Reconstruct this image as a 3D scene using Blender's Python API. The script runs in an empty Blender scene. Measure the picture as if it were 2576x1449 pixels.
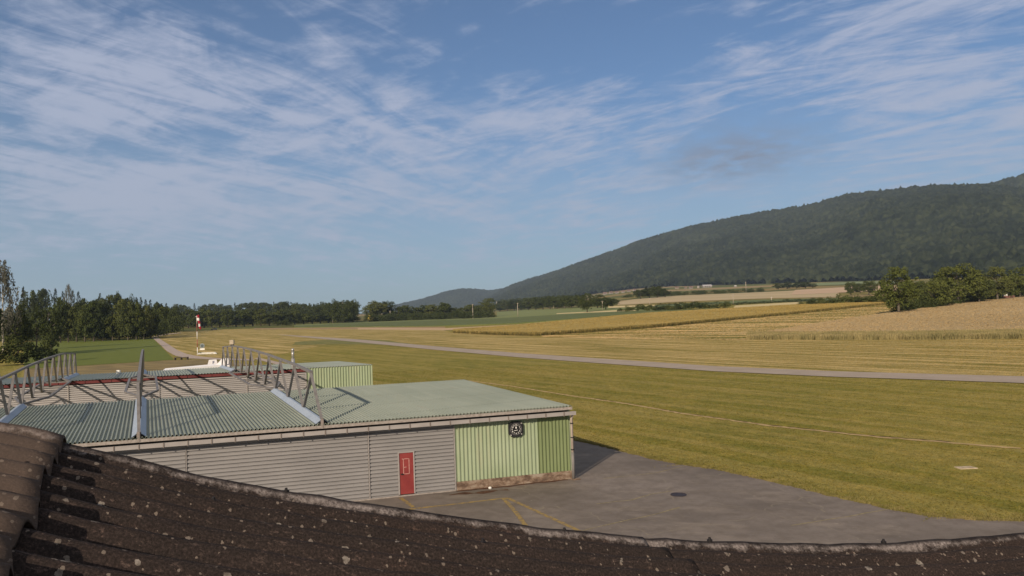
import bpy, bmesh, math, random
import numpy as np
from mathutils import Vector, Matrix
rng = np.random.default_rng(7); random.seed(7)
SC = bpy.context.scene; COL = SC.collection
# ------------------------------------------------------------------ camera model (used to find where things stand)
F = 1850.; CX = 1288.; CY = 724.5; H = 8.5; PITCH = math.atan(56 / F); ROLL = -0.035
def _Rx(a): c, s = math.cos(a), math.sin(a); return np.array([[1, 0, 0], [0, c, -s], [0, s, c]])
def _Rz(a): c, s = math.cos(a), math.sin(a); return np.array([[c, -s, 0], [s, c, 0], [0, 0, 1]])
R = _Rx(math.pi / 2 + PITCH) @ _Rz(ROLL); CAM = np.array([0, 0, H])
def ray(px, py): return R @ np.array([(px - CX) / F, -(py - CY) / F, -1.])
def gp(px, py, z=0.):
    d = ray(px, py); return CAM + d * ((z - H) / d[2])
def sst(a, b, x):
    t = np.clip((x - a) / (b - a), 0, 1); return t * t * (3 - 2 * t)
def zt(x, y):
    """height of the land"""
    x = np.asarray(x, float); y = np.asarray(y, float)
    d = np.hypot(x, y); a = np.arctan2(x, y)
    g = .15 + .85 * sst(-.07, .22, a) * (1 - sst(1.2, 2.2, a))
    dd = np.minimum(d, 3200.)
    return g * 5 * (np.maximum(dd - 150, 0) / 260) ** 1.2
def tp(px, py, dmax=6500.):
    d = ray(px, py); h = math.hypot(d[0], d[1]); prev = 5.
    t = 5.
    while t < dmax:
        p = CAM + d * (t / h)
        if p[2] < zt(p[0], p[1]):
            a, b = prev, t
            for _ in range(40):
                m = .5 * (a + b); p = CAM + d * (m / h)
                if p[2] < zt(p[0], p[1]): b = m
                else: a = m
            p = CAM + d * (a / h); p[2] = zt(p[0], p[1]); return p
        prev = t; t *= 1.01
    p = CAM + d * (dmax / h); p[2] = zt(p[0], p[1]); return p
def depth(p): return float((R.T @ (np.asarray(p) - CAM))[2] * -1)

# ------------------------------------------------------------------ materials
def lin(r, g, b):
    f = lambda c: (c / 255 / 12.92 if c / 255 <= .04045 else ((c / 255 + .055) / 1.055) ** 2.4)
    return (f(r), f(g), f(b), 1)
class N:
    def __init__(s, name):
        s.m = bpy.data.materials.new(name); s.m.use_nodes = True
        s.t = s.m.node_tree; s.b = s.t.nodes['Principled BSDF']; s.b.inputs['Specular IOR Level'].default_value = .25
    def n(s, t, **k):
        x = s.t.nodes.new(t)
        for a, v in k.items(): setattr(x, a, v)
        return x
    def l(s, a, b): s.t.links.new(a, b)
    def pos(s, scale=(1, 1, 1), rot=0., kind='pos', loc=(0, 0, 0)):
        if kind == 'pos': src = s.n('ShaderNodeNewGeometry').outputs['Position']
        elif kind == 'uv': src = s.n('ShaderNodeTexCoord').outputs['UV']
        else: src = s.n('ShaderNodeTexCoord').outputs['Object']
        m0 = s.n('ShaderNodeMapping'); m0.inputs['Rotation'].default_value = (0, 0, rot); m0.inputs['Location'].default_value = loc
        s.l(src, m0.inputs[0])
        m = s.n('ShaderNodeMapping'); m.inputs['Scale'].default_value = scale
        s.l(m0.outputs[0], m.inputs[0]); return m.outputs[0]
    def noise(s, v, scale, detail=5, rough=.55, dist=0.):
        x = s.n('ShaderNodeTexNoise'); x.inputs['Scale'].default_value = scale; x.inputs['Detail'].default_value = detail
        x.inputs['Roughness'].default_value = rough; x.inputs['Distortion'].default_value = dist
        s.l(v, x.inputs['Vector']); return x.outputs['Fac']
    def vor(s, v, scale, feature='F1', out='Distance', rand=1.):
        x = s.n('ShaderNodeTexVoronoi', feature=feature); x.inputs['Scale'].default_value = scale; x.inputs['Randomness'].default_value = rand
        s.l(v, x.inputs['Vector']); return x.outputs[out]
    def ramp(s, f, stops, interp='LINEAR'):
        x = s.n('ShaderNodeValToRGB'); x.color_ramp.interpolation = interp
        e = x.color_ramp.elements
        while len(e) < len(stops): e.new(.5)
        for i, (p, c) in enumerate(stops):
            e[i].position = p; e[i].color = c if len(c) == 4 else (*c, 1)
        s.l(f, x.inputs[0]); return x.outputs[0]
    def mask(s, f, a, b):
        return s.ramp(f, [(a, (0, 0, 0, 1)), (b, (1, 1, 1, 1))])
    def mix(s, f, a, b, mode='MIX'):
        x = s.n('ShaderNodeMix', data_type='RGBA', blend_type=mode)
        if isinstance(f, (int, float)): x.inputs[0].default_value = f
        else: s.l(f, x.inputs[0])
        for i, v in ((6, a), (7, b)):
            if isinstance(v, tuple): x.inputs[i].default_value = v
            else: s.l(v, x.inputs[i])
        return x.outputs[2]
    def math(s, op, a, b=0., c=0.):
        x = s.n('ShaderNodeMath', operation=op)
        for i, v in enumerate((a, b, c)):
            if isinstance(v, (int, float)): x.inputs[i].default_value = v
            else: s.l(v, x.inputs[i])
        return x.outputs[0]
    def sep(s, v):
        x = s.n('ShaderNodeSeparateXYZ'); s.l(v, x.inputs[0]); return x.outputs
    def col(s, c):
        if isinstance(c, tuple): s.b.inputs['Base Color'].default_value = c
        else: s.l(c, s.b.inputs['Base Color'])
    def bump(s, h, strength=.5, dist=.05):
        x = s.n('ShaderNodeBump'); x.inputs['Strength'].default_value = strength; x.inputs['Distance'].default_value = dist
        s.l(h, x.inputs['Height']); s.l(x.outputs[0], s.b.inputs['Normal'])
    def set(s, rough=.8, metal=0., spec=None):
        s.b.inputs['Roughness'].default_value = rough; s.b.inputs['Metallic'].default_value = metal
        if spec is not None: s.b.inputs['Specular IOR Level'].default_value = spec
        return s.m
def simple(name, c1, c2, scale=3., rough=.7, metal=0., kind='pos', stretch=(1, 1, 1), bump=0., detail=6, rot=0., lo=.35, hi=.65):
    m = N(name); v = m.pos(stretch, rot, kind); f = m.noise(v, scale, detail)
    m.col(m.ramp(f, [(lo, c1), (hi, c2)]))
    if bump: m.bump(f, bump, .03)
    return m.set(rough, metal)
def C3(r, g, b): return (r, g, b, 1)

# ------------------------------------------------------------------ mesh helpers
def mesh_np(name, V, Fq, mat=None, smooth=False, uv=None):
    V = np.asarray(V, np.float32); Fq = np.asarray(Fq, np.int32); k = Fq.shape[1]
    me = bpy.data.meshes.new(name); me.vertices.add(len(V)); me.vertices.foreach_set('co', V.ravel())
    me.loops.add(Fq.size); me.loops.foreach_set('vertex_index', Fq.ravel())
    me.polygons.add(len(Fq)); me.polygons.foreach_set('loop_start', np.arange(0, Fq.size, k, dtype=np.int32))
    me.polygons.foreach_set('loop_total', np.full(len(Fq), k, np.int32))
    me.polygons.foreach_set('use_smooth', np.full(len(Fq), smooth, bool))
    if uv is not None:
        l = me.uv_layers.new(name='UVMap'); l.data.foreach_set('uv', np.asarray(uv, np.float32)[Fq.ravel()].ravel())
    me.update(calc_edges=True); me.validate()
    if mat: me.materials.append(mat)
    return me
def link(name, me, parent=None, label=None, cat=None, group=None, kind=None):
    o = bpy.data.objects.new(name, me); COL.objects.link(o)
    if parent: o.parent = parent
    tag(o, label, cat, group, kind); return o
def tag(o, label=None, cat=None, group=None, kind=None):
    for k, v in (('label', label), ('category', cat), ('group', group), ('kind', kind)):
        if v: o[k] = v
    return o
def empty(name, loc, label, cat, group=None, rz=0.):
    o = bpy.data.objects.new(name, None); COL.objects.link(o); o.location = Vector([float(c) for c in loc]); o.rotation_euler = (0, 0, rz)
    o.empty_display_size = .2
    return tag(o, label, cat, group)
class MB:
    """collects shapes in numpy lists and links them as one mesh"""
    def __init__(s): s.v = []; s.f = []
    def add(s, vs, fs):
        b = len(s.v); s.v += [tuple(map(float, p)) for p in vs]; s.f += [tuple(i + b for i in f) for f in fs]; return s
    def hexa(s, p):  # 8 pts: bottom 4 ccw, top 4 ccw
        return s.add(p, [(3, 2, 1, 0), (4, 5, 6, 7), (0, 1, 5, 4), (1, 2, 6, 5), (2, 3, 7, 6), (3, 0, 4, 7)])
    def box(s, lo, hi):
        (a, b, c), (d, e, f) = lo, hi
        return s.hexa([(a, b, c), (d, b, c), (d, e, c), (a, e, c), (a, b, f), (d, b, f), (d, e, f), (a, e, f)])
    def bar(s, p, q, w=.1, h=None):
        p = np.array(p, float); q = np.array(q, float); h = h or w
        d = q - p; d /= np.linalg.norm(d); up = np.array([0, 0, 1.]) if abs(d[2]) < .95 else np.array([1., 0, 0])
        a = np.cross(d, up); a /= np.linalg.norm(a); b = np.cross(a, d)
        c = [(-a * w - b * h) / 2, (a * w - b * h) / 2, (a * w + b * h) / 2, (-a * w + b * h) / 2]
        return s.hexa([p + c[0], p + c[1], p + c[2], p + c[3], q + c[0], q + c[1], q + c[2], q + c[3]])
    def tube(s, pts, rad, n=10, cap=True):
        pts = [np.array(p, float) for p in pts]; rad = rad if hasattr(rad, '__len__') else [rad] * len(pts)
        vs = []; fs = []; a = None
        for i, p in enumerate(pts):
            d = pts[min(i + 1, len(pts) - 1)] - pts[max(i - 1, 0)]; d /= np.linalg.norm(d)
            if a is None:
                a = np.cross(d, [0, 0, 1.] if abs(d[2]) < .9 else [1., 0, 0])
            a = a - d * (a @ d); a /= np.linalg.norm(a); b = np.cross(d, a)
            for k in range(n):
                t = 2 * math.pi * k / n; vs.append(p + rad[i] * (math.cos(t) * a + math.sin(t) * b))
        for i in range(len(pts) - 1):
            for k in range(n):
                fs.append((i * n + k, i * n + (k + 1) % n, (i + 1) * n + (k + 1) % n, (i + 1) * n + k))
        if cap:
            fs.append(tuple(range(n - 1, -1, -1))); fs.append(tuple((len(pts) - 1) * n + k for k in range(n)))
        return s.add(vs, fs)
    def mesh(s, name, mat, smooth=False):
        me = bpy.data.meshes.new(name); me.from_pydata(s.v, [], s.f); me.update()
        if smooth: me.polygons.foreach_set('use_smooth', [True] * len(me.polygons))
        if mat: me.materials.append(mat)
        return me
    def build(s, name, mat, parent=None, smooth=False, **k): return link(name, s.mesh(name, mat, smooth), parent, **k)
def bevel(o, w=.01, seg=2):
    bm = bmesh.new(); bm.from_mesh(o.data)
    bmesh.ops.bevel(bm, geom=bm.edges[:], offset=w, segments=seg, affect='EDGES', clamp_overlap=True)
    bm.to_mesh(o.data); bm.free()
def grid_faces(nu, nv):
    i = np.arange((nu - 1) * (nv - 1)); a = (i // (nv - 1)) * nv + i % (nv - 1)
    return np.stack([a, a + nv, a + nv + 1, a + 1], 1)
def copy_tree(o):
    c = o.copy(); COL.objects.link(c)
    for ch in o.children:
        d = ch.copy(); COL.objects.link(d); d.parent = c
        for g in ch.children:
            e = g.copy(); COL.objects.link(e); e.parent = d
    return c

# ------------------------------------------------------------------ sun, sky, camera
sunv = np.array([-.423, -.906, 0.]); sunv /= np.linalg.norm(sunv)
EL = math.radians(24.5); SUN = np.array([*(sunv[:2] * math.cos(EL)), math.sin(EL)])
L = bpy.data.lights.new('sun', 'SUN'); L.energy = 5.0; L.angle = math.radians(.6); L.color = (1, .84, .66)
so = bpy.data.objects.new('sun', L); COL.objects.link(so); so.location = (-20, -40, 40)
so.rotation_euler = Vector(-SUN).to_track_quat('-Z', 'Y').to_euler()
W = bpy.data.worlds.new('World'); SC.world = W; W.use_nodes = True
def build_world():
    t = W.node_tree; t.nodes.clear(); s = N.__new__(N); s.t = t
    out = s.n('ShaderNodeOutputWorld'); bg = s.n('ShaderNodeBackground'); bg.inputs[1].default_value = .1
    sky = s.n('ShaderNodeTexSky', sky_type='NISHITA'); sky.sun_disc = False; sky.sun_elevation = EL
    sky.sun_rotation = math.atan2(SUN[0], SUN[1]); sky.air_density = 1.0; sky.dust_density = .5; sky.ozone_density = 2.2; sky.altitude = 450
    dirv = s.n('ShaderNodeTexCoord').outputs['Generated']; x, y, z = s.sep(dirv)
    zz = s.math('ADD', s.math('MAXIMUM', z, 0.), .14)
    cb = s.n('ShaderNodeCombineXYZ'); s.l(s.math('DIVIDE', x, zz), cb.inputs[0]); s.l(s.math('DIVIDE', y, zz), cb.inputs[1])
    P = cb.outputs[0]
    def mp(scale, rot, loc=(0, 0, 0)):
        m0 = s.n('ShaderNodeMapping'); m0.inputs['Rotation'].default_value = (0, 0, rot); m0.inputs['Location'].default_value = loc
        s.l(P, m0.inputs[0]); m = s.n('ShaderNodeMapping'); m.inputs['Scale'].default_value = scale; s.l(m0.outputs[0], m.inputs[0]); return m.outputs[0]
    def blob(px, py, rx, ry, rot=0., soft=1.):
        d = ray(px, py); d /= np.linalg.norm(d); c = np.array([d[0], d[1]]) / (d[2] + .14)
        m = s.n('ShaderNodeMapping', vector_type='TEXTURE'); m.inputs['Location'].default_value = (c[0], c[1], 0)
        m.inputs['Rotation'].default_value = (0, 0, rot); m.inputs['Scale'].default_value = (rx, ry, 1); s.l(P, m.inputs[0])
        ln = s.n('ShaderNodeVectorMath', operation='LENGTH'); s.l(m.outputs[0], ln.inputs[0])
        return s.math('POWER', 2.718, s.math('MULTIPLY', s.math('MULTIPLY', ln.outputs['Value'], ln.outputs['Value']), -1.))
    big = s.noise(mp((1, 1, 1), .4, (3.1, 1.7, 0)), 1.5, 5, .6, .8)
    wis = s.noise(mp((.45, 1.6, 1), math.radians(-58), (.3, .2, 0)), 3.0, 10, .64, 1.4)
    wis2 = s.noise(mp((.50, 1.7, 1), math.radians(38), (5.3, 2.2, 0)), 3.0, 10, .66, 1.8)
    fine = s.noise(mp((.7, 1.8, 1), math.radians(10), (1.3, 7.2, 0)), 9., 9, .7, 1.2)
    big2 = s.noise(mp((1, 1.5, 1), .9, (8.1, 4.7, 0)), 3.4, 4, .55, 1.2)
    dens = s.math('ADD', s.math('MULTIPLY', big, .9), s.math('MULTIPLY', s.math('SUBTRACT', big2, .4), .85))
    for (px, py, rx, ry, rot, a) in SKYB:
        dens = s.math('ADD', dens, s.math('MULTIPLY', blob(px, py, rx, ry, rot), a))
    side = s.n('ShaderNodeMapRange', interpolation_type='SMOOTHSTEP'); s.l(s.sep(P)[0], side.inputs[0]); side.inputs[1].default_value = -.9; side.inputs[2].default_value = .7
    wm = s.n('ShaderNodeMix'); s.l(side.outputs[0], wm.inputs[0]); s.l(wis, wm.inputs[2]); s.l(wis2, wm.inputs[3])
    w = s.math('MULTIPLY_ADD', s.math('SUBTRACT', wm.outputs[0], .5), 1.45, .5)
    w = s.math('ADD', w, s.math('MULTIPLY', s.math('SUBTRACT', fine, .5), .42))
    # unseen cloud veil added overhead and behind to neutralise the blue skylight
    ov = s.n('ShaderNodeMapRange', interpolation_type='SMOOTHSTEP'); s.l(s.sep(P)[1], ov.inputs[0]); ov.inputs[1].default_value = 1.75; ov.inputs[2].default_value = .6
    ov.inputs[3].default_value = 0; ov.inputs[4].default_value = .55
    w = s.math('ADD', w, s.math('ADD', s.math('SUBTRACT', dens, .60), ov.outputs[0]))
    # cirrus thins out toward the horizon
    hz = s.n('ShaderNodeMapRange', interpolation_type='SMOOTHSTEP'); s.l(z, hz.inputs[0]); hz.inputs[1].default_value = .0; hz.inputs[2].default_value = .075
    fac = s.n('ShaderNodeMapRange', interpolation_type='SMOOTHSTEP'); s.l(w, fac.inputs[0]); fac.inputs[1].default_value = .36; fac.inputs[2].default_value = .98
    fac.inputs[3].default_value = 0; fac.inputs[4].default_value = .86
    f = s.math('MULTIPLY', fac.outputs[0], hz.outputs[0])
    skyc = s.mix(1., sky.outputs[0], SKYTINT, 'MULTIPLY')
    # pale air near the horizon
    h2 = s.n('ShaderNodeMapRange', interpolation_type='SMOOTHSTEP'); s.l(z, h2.inputs[0]); h2.inputs[1].default_value = -.05; h2.inputs[2].default_value = .30
    h2.inputs[3].default_value = .72; h2.inputs[4].default_value = .0
    skyc = s.mix(h2.outputs[0], skyc, HORIZ)
    c = s.mix(f, skyc, s.mix(s.math('MULTIPLY', ov.outputs[0], 1.8), CLOUDC, (3.7, 3.6, 3.65, 1)))
    g = s.math('MULTIPLY', blob(1850, 398, .26, .30, .0), s.mask(s.noise(mp((1, 1, 1), 0, (2, 2, 0)), 9., 5), .3, .6))
    c = s.mix(s.math('MULTIPLY', g, .95), c, GREYC)
    s.l(c, bg.inputs[0]); s.l(bg.outputs[0], out.inputs[0])
SKYTINT = (.50, .66, .82, 1); HORIZ = (2.95, 3.8, 4.75, 1); CLOUDC = (4.15, 4.55, 5.9, 1); GREYC = (1.95, 2.2, 3.05, 1)
SKYB = [(380, 200, .55, .42, -.3, .24), (880, 270, .28, .30, -.6, .16), (300, 480, .9, .8, -.1, .30), (700, 420, .7, .6, -.2, .10), (2300, 255, .30, .30, .3, .40), (2200, 60, .45, .25, .2, .16), (1420, 320, .35, .45, .2, .22), (1850, 200, .22, .2, -.6, .14),
        (1480, 110, .28, .20, .2, -.42), (1700, 90, .2, .15, 0, -.2), (1130, 110, .22, .16, -.5, -.12), (700, 60, .35, .10, -.5, -.22), (2350, 440, .45, .5, .1, .2), (420, 370, .25, .18, 0, -.2), (1150, 520, 1.2, .9, 0, .10), (1950, 330, .25, .3, 0, -.16), (500, 690, 2.0, 1.0, 0, -.06), (450, 540, 1.0, .9, 0, .12), (1250, 600, 1.0, 1.2, 0, .06)]
build_world()
cd = bpy.data.cameras.new('camera'); cd.sensor_width = 36; cd.lens = 36 * F / 2576; cd.clip_start = .05; cd.clip_end = 30000
co = bpy.data.objects.new('camera', cd); COL.objects.link(co)
co.matrix_world = Matrix([[*R[0], 0], [*R[1], 0], [*R[2], H], [0, 0, 0, 1]])
SC.camera = co
SC.view_settings.view_transform = 'Standard'; SC.view_settings.look = 'None'; SC.view_settings.exposure = .14
SC.cycles.use_denoising = True; SC.cycles.max_bounces = 6; SC.cycles.volume_bounces = 0; SC.cycles.transparent_max_bounces = 12
SC.render.engine = 'CYCLES'

# ------------------------------------------------------------------ ground
RW = gp(2576, 955) - gp(1100, 877); RWA = math.atan2(RW[1], RW[0])   # direction of the runway
def grass_mat(name, dry, green, dark, straw, far=False):
    m = N(name)
    v = m.pos((1, 1, 1), -RWA)
    st = m.noise(m.pos((.015, .55, 1), -RWA), 1.0, 4, .6)      # mowing swaths
    st2 = m.noise(m.pos((.05, 1.7, 1), -RWA), 1.0, 4, .6)
    pat = m.noise(v, .055, 6, .6); fin = m.noise(m.pos((.8, 2.2, 1), -RWA), 2.6, 9, .78); med = m.noise(m.pos((.6, 1.1, 1), -RWA), .45, 8, .75)
    f = m.math('ADD', m.math('MULTIPLY', pat, .24), m.math('ADD', m.math('MULTIPLY', med, .36), m.math('MULTIPLY', fin, .40)))
    c = m.ramp(f, [(.39, dark), (.465, green), (.54, dry), (.63, straw)])
    sm = m.mask(m.math('ADD', m.math('MULTIPLY', st, .65), m.math('MULTIPLY', st2, .35)), .47, .60)
    c = m.mix(m.math('MULTIPLY', sm, .75 if far else .25), c, straw)
    yy = m.math('ADD', m.sep(v)[1], m.math('MULTIPLY', m.noise(m.pos((.03, .03, 1), -RWA), 1., 4, .6), 3.2))   # windrows left by the mower
    ph = m.math('FRACT', m.math('MULTIPLY', yy, .19)); ln = m.math('MULTIPLY', m.mask(m.math('ABSOLUTE', m.math('SUBTRACT', ph, .5)), .16, .06), m.mask(m.noise(m.pos((.035, .6, 1), -RWA, loc=(9, 4, 0)), 1., 5, .6), .42, .58))
    c = m.mix(m.math('MULTIPLY', ln, .85 if far else .42), c, straw)
    c = m.mix(m.math('MULTIPLY', m.mask(m.noise(m.pos((.7, 1.3, 1), -RWA), 2.2, 8, .8), .50, .62), .42), c, dark)
    if far:
        sd = m.mask(m.noise(m.pos((.012, .8, 1), -RWA, loc=(40, 30, 0)), 1.0, 4, .6), .50, .60)
        c = m.mix(m.math('MULTIPLY', sd, .5), c, green)
    gx = m.noise(m.pos((1, 1, 1), .7), .9, 7, .86); c = m.mix(1., c, m.ramp(gx, [(.34, (.72, .74, .70, 1)), (.5, (.96, .96, .96, 1)), (.66, (1.2, 1.18, 1.15, 1))]), 'MULTIPLY')
    m.col(c); m.bump(gx, .8, .12); return m.set(.95, 0, .05)
# the land as one sheet: airfield grass near, a patchwork of farmland far out
def ground_mat():
    base = grass_mat('airfield_grass', C3(.272, .220, .052), C3(.188, .176, .038), C3(.125, .129, .029), C3(.38, .295, .105))
    m = N.__new__(N); m.m = base; m.t = base.node_tree; m.b = m.t.nodes['Principled BSDF']
    old = m.b.inputs['Base Color'].links[0].from_socket
    v = m.pos((1, 1, 1), .5)
    vo = m.n('ShaderNodeTexVoronoi', feature='F1'); vo.inputs['Scale'].default_value = 1.; m.l(m.pos((.0022, .006, 0), -.35), vo.inputs['Vector'])
    r = m.sep(vo.outputs['Color'])[0]
    c = m.ramp(r, [(.0, C3(.05, .075, .02)), (.25, C3(.09, .11, .03)), (.45, C3(.30, .21, .09)), (.62, C3(.24, .19, .06)), (.8, C3(.36, .25, .14))], 'CONSTANT')
    c = m.mix(.35, c, m.ramp(m.noise(v, .02, 6), [(.3, C3(.06, .08, .02)), (.7, C3(.30, .23, .09))]))
    x, y, z = m.sep(m.n('ShaderNodeNewGeometry').outputs['Position'])
    d = m.math('SQRT', m.math('ADD', m.math('MULTIPLY', x, x), m.math('MULTIPLY', y, y)))
    mr = m.n('ShaderNodeMapRange'); m.l(d, mr.inputs[0]); mr.inputs[1].default_value = 480; mr.inputs[2].default_value = 620
    m.col(m.mix(mr.outputs[0], old, c)); return base
az = np.radians(np.concatenate([np.arange(-180, -48, 4.), np.arange(-48, 62, .3), np.arange(62, 180.1, 4.)])); az[-1] = math.pi
rr = np.concatenate([[.01], np.geomspace(2, 7600, 150)])
A, Rr = np.meshgrid(az, rr, indexing='ij'); X = Rr * np.sin(A); Y = Rr * np.cos(A)
V = np.stack([X, Y, zt(X, Y)], -1).reshape(-1, 3)
link('ground', mesh_np('ground', V, grid_faces(len(az), len(rr))[:, ::-1], ground_mat(), True), None, 'mown dry green airfield grass spreading around the hangars', 'ground', kind='structure')

def resample(px, n):
    p = np.array([tp(*q) if len(q) == 2 else np.array(q) for q in px]); d = np.r_[0, np.cumsum(np.linalg.norm(np.diff(p[:, :2], axis=0), axis=1))]
    t = np.linspace(0, d[-1], n); return np.stack([np.interp(t, d, p[:, 0]), np.interp(t, d, p[:, 1])], 1)
def resample_px(px, n):
    px = np.array(px, float); t = np.linspace(0, 1, n); d = np.r_[0, np.cumsum(np.hypot(*np.diff(px, axis=0).T))]; d /= d[-1]
    return np.array([tp(np.interp(k, d, px[:, 0]), np.interp(k, d, px[:, 1]))[:2] for k in t])
def strip(name, near, far, mat, off=.03, h=0., nc=80, nr=14, jit=0., label=None, cat='field', kind='structure', seed=0):
    a = resample_px(near, nc); b = resample_px(far, nc); t = np.linspace(0, 1, nr)[None, :, None]
    P = a[:, None] * (1 - t) + b[:, None] * t
    rg = np.random.default_rng(seed)
    z = zt(P[..., 0], P[..., 1]) + off + h
    if jit: z = z + rg.normal(0, jit, z.shape); P = P + rg.normal(0, jit * 1.2, P.shape)
    V = np.concatenate([P, z[..., None]], -1).reshape(-1, 3); Fs = grid_faces(nc, nr)
    if h:   # side walls of the standing crop
        idx = np.arange(nc * nr).reshape(nc, nr)
        loop = np.concatenate([idx[:, 0], idx[-1, 1:], idx[-2::-1, -1], idx[0, -2:0:-1]])
        base = V[loop].copy(); base[:, 2] = zt(base[:, 0], base[:, 1]) - .1
        n0 = len(V); V = np.concatenate([V, base]); k = np.arange(len(loop)); k2 = (k + 1) % len(loop)
        Fs = np.concatenate([Fs, np.stack([loop[k], n0 + k, n0 + k2, loop[k2]], 1)])
    me = mesh_np(name, V, Fs, mat, False)
    return link(name, me, None, label, cat, kind=kind)
def blades(edge_px, n, h, spread, mat, seed, off=0.):
    """upright stalks along a field edge, returned as arrays of narrow faces"""
    rg = np.random.default_rng(seed); e = resample_px(edge_px, 120)
    k = rg.uniform(0, 118.99, n); i = k.astype(int); P = e[i] + (e[i + 1] - e[i]) * (k - i)[:, None]
    dirv = P / np.linalg.norm(P, axis=1)[:, None]; P = P + dirv * (off + rg.uniform(-.15, 1, n)[:, None] * spread)
    z = zt(P[:, 0], P[:, 1]); hh = h * rg.uniform(.6, 1.2, n); w = .055 * rg.uniform(.6, 1.4, n); an = rg.uniform(0, math.pi, n)
    dx = np.stack([np.cos(an) * w, np.sin(an) * w], 1); ln = rg.normal(0, .18, (n, 2)) * hh[:, None]
    V = np.stack([np.c_[P - dx, z], np.c_[P + dx, z], np.c_[P + dx * .5 + ln, z + hh], np.c_[P - dx * .5 + ln, z + hh]], 1).reshape(-1, 3)
    return V, np.arange(4 * n).reshape(-1, 4)
def join_extra(o, V, Fq):
    """append quads to a linked mesh object"""
    me = o.data; n = len(me.vertices); v0 = np.zeros(n * 3, np.float32); me.vertices.foreach_get('co', v0)
    f0 = np.zeros(len(me.loops), np.int32); me.loops.foreach_get('vertex_index', f0)
    m = me.materials[0]; nm = mesh_np(me.name, np.concatenate([v0.reshape(-1, 3), V]), np.concatenate([f0.reshape(-1, 4), Fq + n]), m); o.data = nm

# far airfield: straw coloured swaths beyond the runway and to the left
straw = grass_mat('mown_straw', C3(.32, .24, .075), C3(.21, .18, .045), C3(.14, .132, .032), C3(.56, .41, .185), True)
strip('mown_meadow', [(640, 837), (900, 853), (1100, 871), (1300, 888), (1500, 902), (1800, 922), (2100, 935), (2300, 940), (2576, 948), (2900, 956)],
      [(640, 826), (740, 825.5), (872, 824), (1100, 826), (1140, 838), (1380, 847), (1620, 853), (1880, 855), (2576, 851), (2900, 846)], straw, .02, nc=120, nr=20,
      label='straw coloured mown meadow with pale swaths beyond the runway', cat='meadow')
strip('mown_meadow', [(395, 853), (445, 890), (540, 902), (640, 905), (760, 880), (860, 858), (905, 856)],
      [(440, 834), (500, 832), (560, 829), (600, 827.5), (640, 826.5), (650, 827), (660, 828)], straw, .012, nc=60, nr=30,
      label='straw coloured mown meadow around the windsock', cat='meadow')
gr2 = simple('green_turf', C3(.12, .13, .03), C3(.21, .185, .05), .25, .95, stretch=(.4, 2, 1), rot=-RWA)
strip('turf_patch', [(735, 868), (860, 866), (980, 868), (1060, 871)], [(745, 860), (850, 853), (960, 855), (1040, 866)], gr2, .035, nc=30, nr=6, label='greener turf patch amid straw swaths', cat='turf')
gm = simple('young_crop', C3(.098, .122, .012), C3(.135, .158, .020), .5, .95, stretch=(.5, 3, 1), rot=.5)
strip('green_field', [(60, 928), (185, 921), (300, 914), (438, 905)], [(60, 861), (140, 858), (300, 854), (385, 852)], gm, .04, nc=40, nr=16, label='flat dark green crop field before the dark forest', cat='field')
dm = simple('dry_earth', C3(.10, .08, .035), C3(.32, .235, .095), .4, .95, stretch=(.4, 2.5, 1), rot=.2)
strip('dry_bank', [(60, 950), (200, 944), (420, 935), (560, 925), (640, 918)], [(60, 929), (185, 922), (300, 915), (438, 906), (520, 904)], dm, .05, nc=40, nr=8, label='bare brown dry ground behind the rear hangar', cat='ground')
path_m = simple('gravel_path', C3(.34, .275, .23), C3(.46, .37, .31), 1.5, .95)
strip('path', [(383, 850), (404, 868), (420, 884), (442, 896), (476, 902), (540, 905), (640, 908)], [(398, 850), (426, 868), (446, 881), (470, 891), (500, 897), (545, 901), (640, 905)], path_m, .06, nc=40, nr=3, label='pale gravel track curving past the green field', cat='path')
strip('path', [(384, 850), (420, 842), (455, 838)], [(384, 847.5), (420, 840), (455, 837)], path_m, .06, nc=12, nr=3, label='pale gravel track end under the dark forest', cat='path')
rwm = N('runway_asphalt'); v = rwm.pos(); f1 = rwm.noise(v, .35, 6); f2 = rwm.noise(v, 7, 6, .7)
rwm.col(rwm.mix(rwm.math('MULTIPLY', f2, .5), rwm.ramp(f1, [(.3, C3(.33, .27, .215)), (.7, C3(.42, .345, .28))]), C3(.28, .23, .18))); rwm.set(.9, 0, .2)
strip('runway', [(700, 842), (740, 846.5), (900, 861), (1100, 881), (1300, 899), (1500, 914), (1800, 935), (2100, 949), (2300, 955), (2576, 965), (2900, 975)],
      [(700, 841.5), (740, 844), (900, 854), (1100, 872), (1300, 888.5), (1500, 902), (1800, 922), (2100, 935), (2300, 940.5), (2576, 948), (2900, 957)], rwm.m, .06, nc=120, nr=4,
      label='narrow grey asphalt runway crossing the grass', cat='runway')
strip('path', [(640, 903), (690, 916), (740, 932)], [(650, 900), (712, 914), (760, 930)], path_m, .055, nc=10, nr=3, label='pale track behind the arched roof truss', cat='path')

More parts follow.
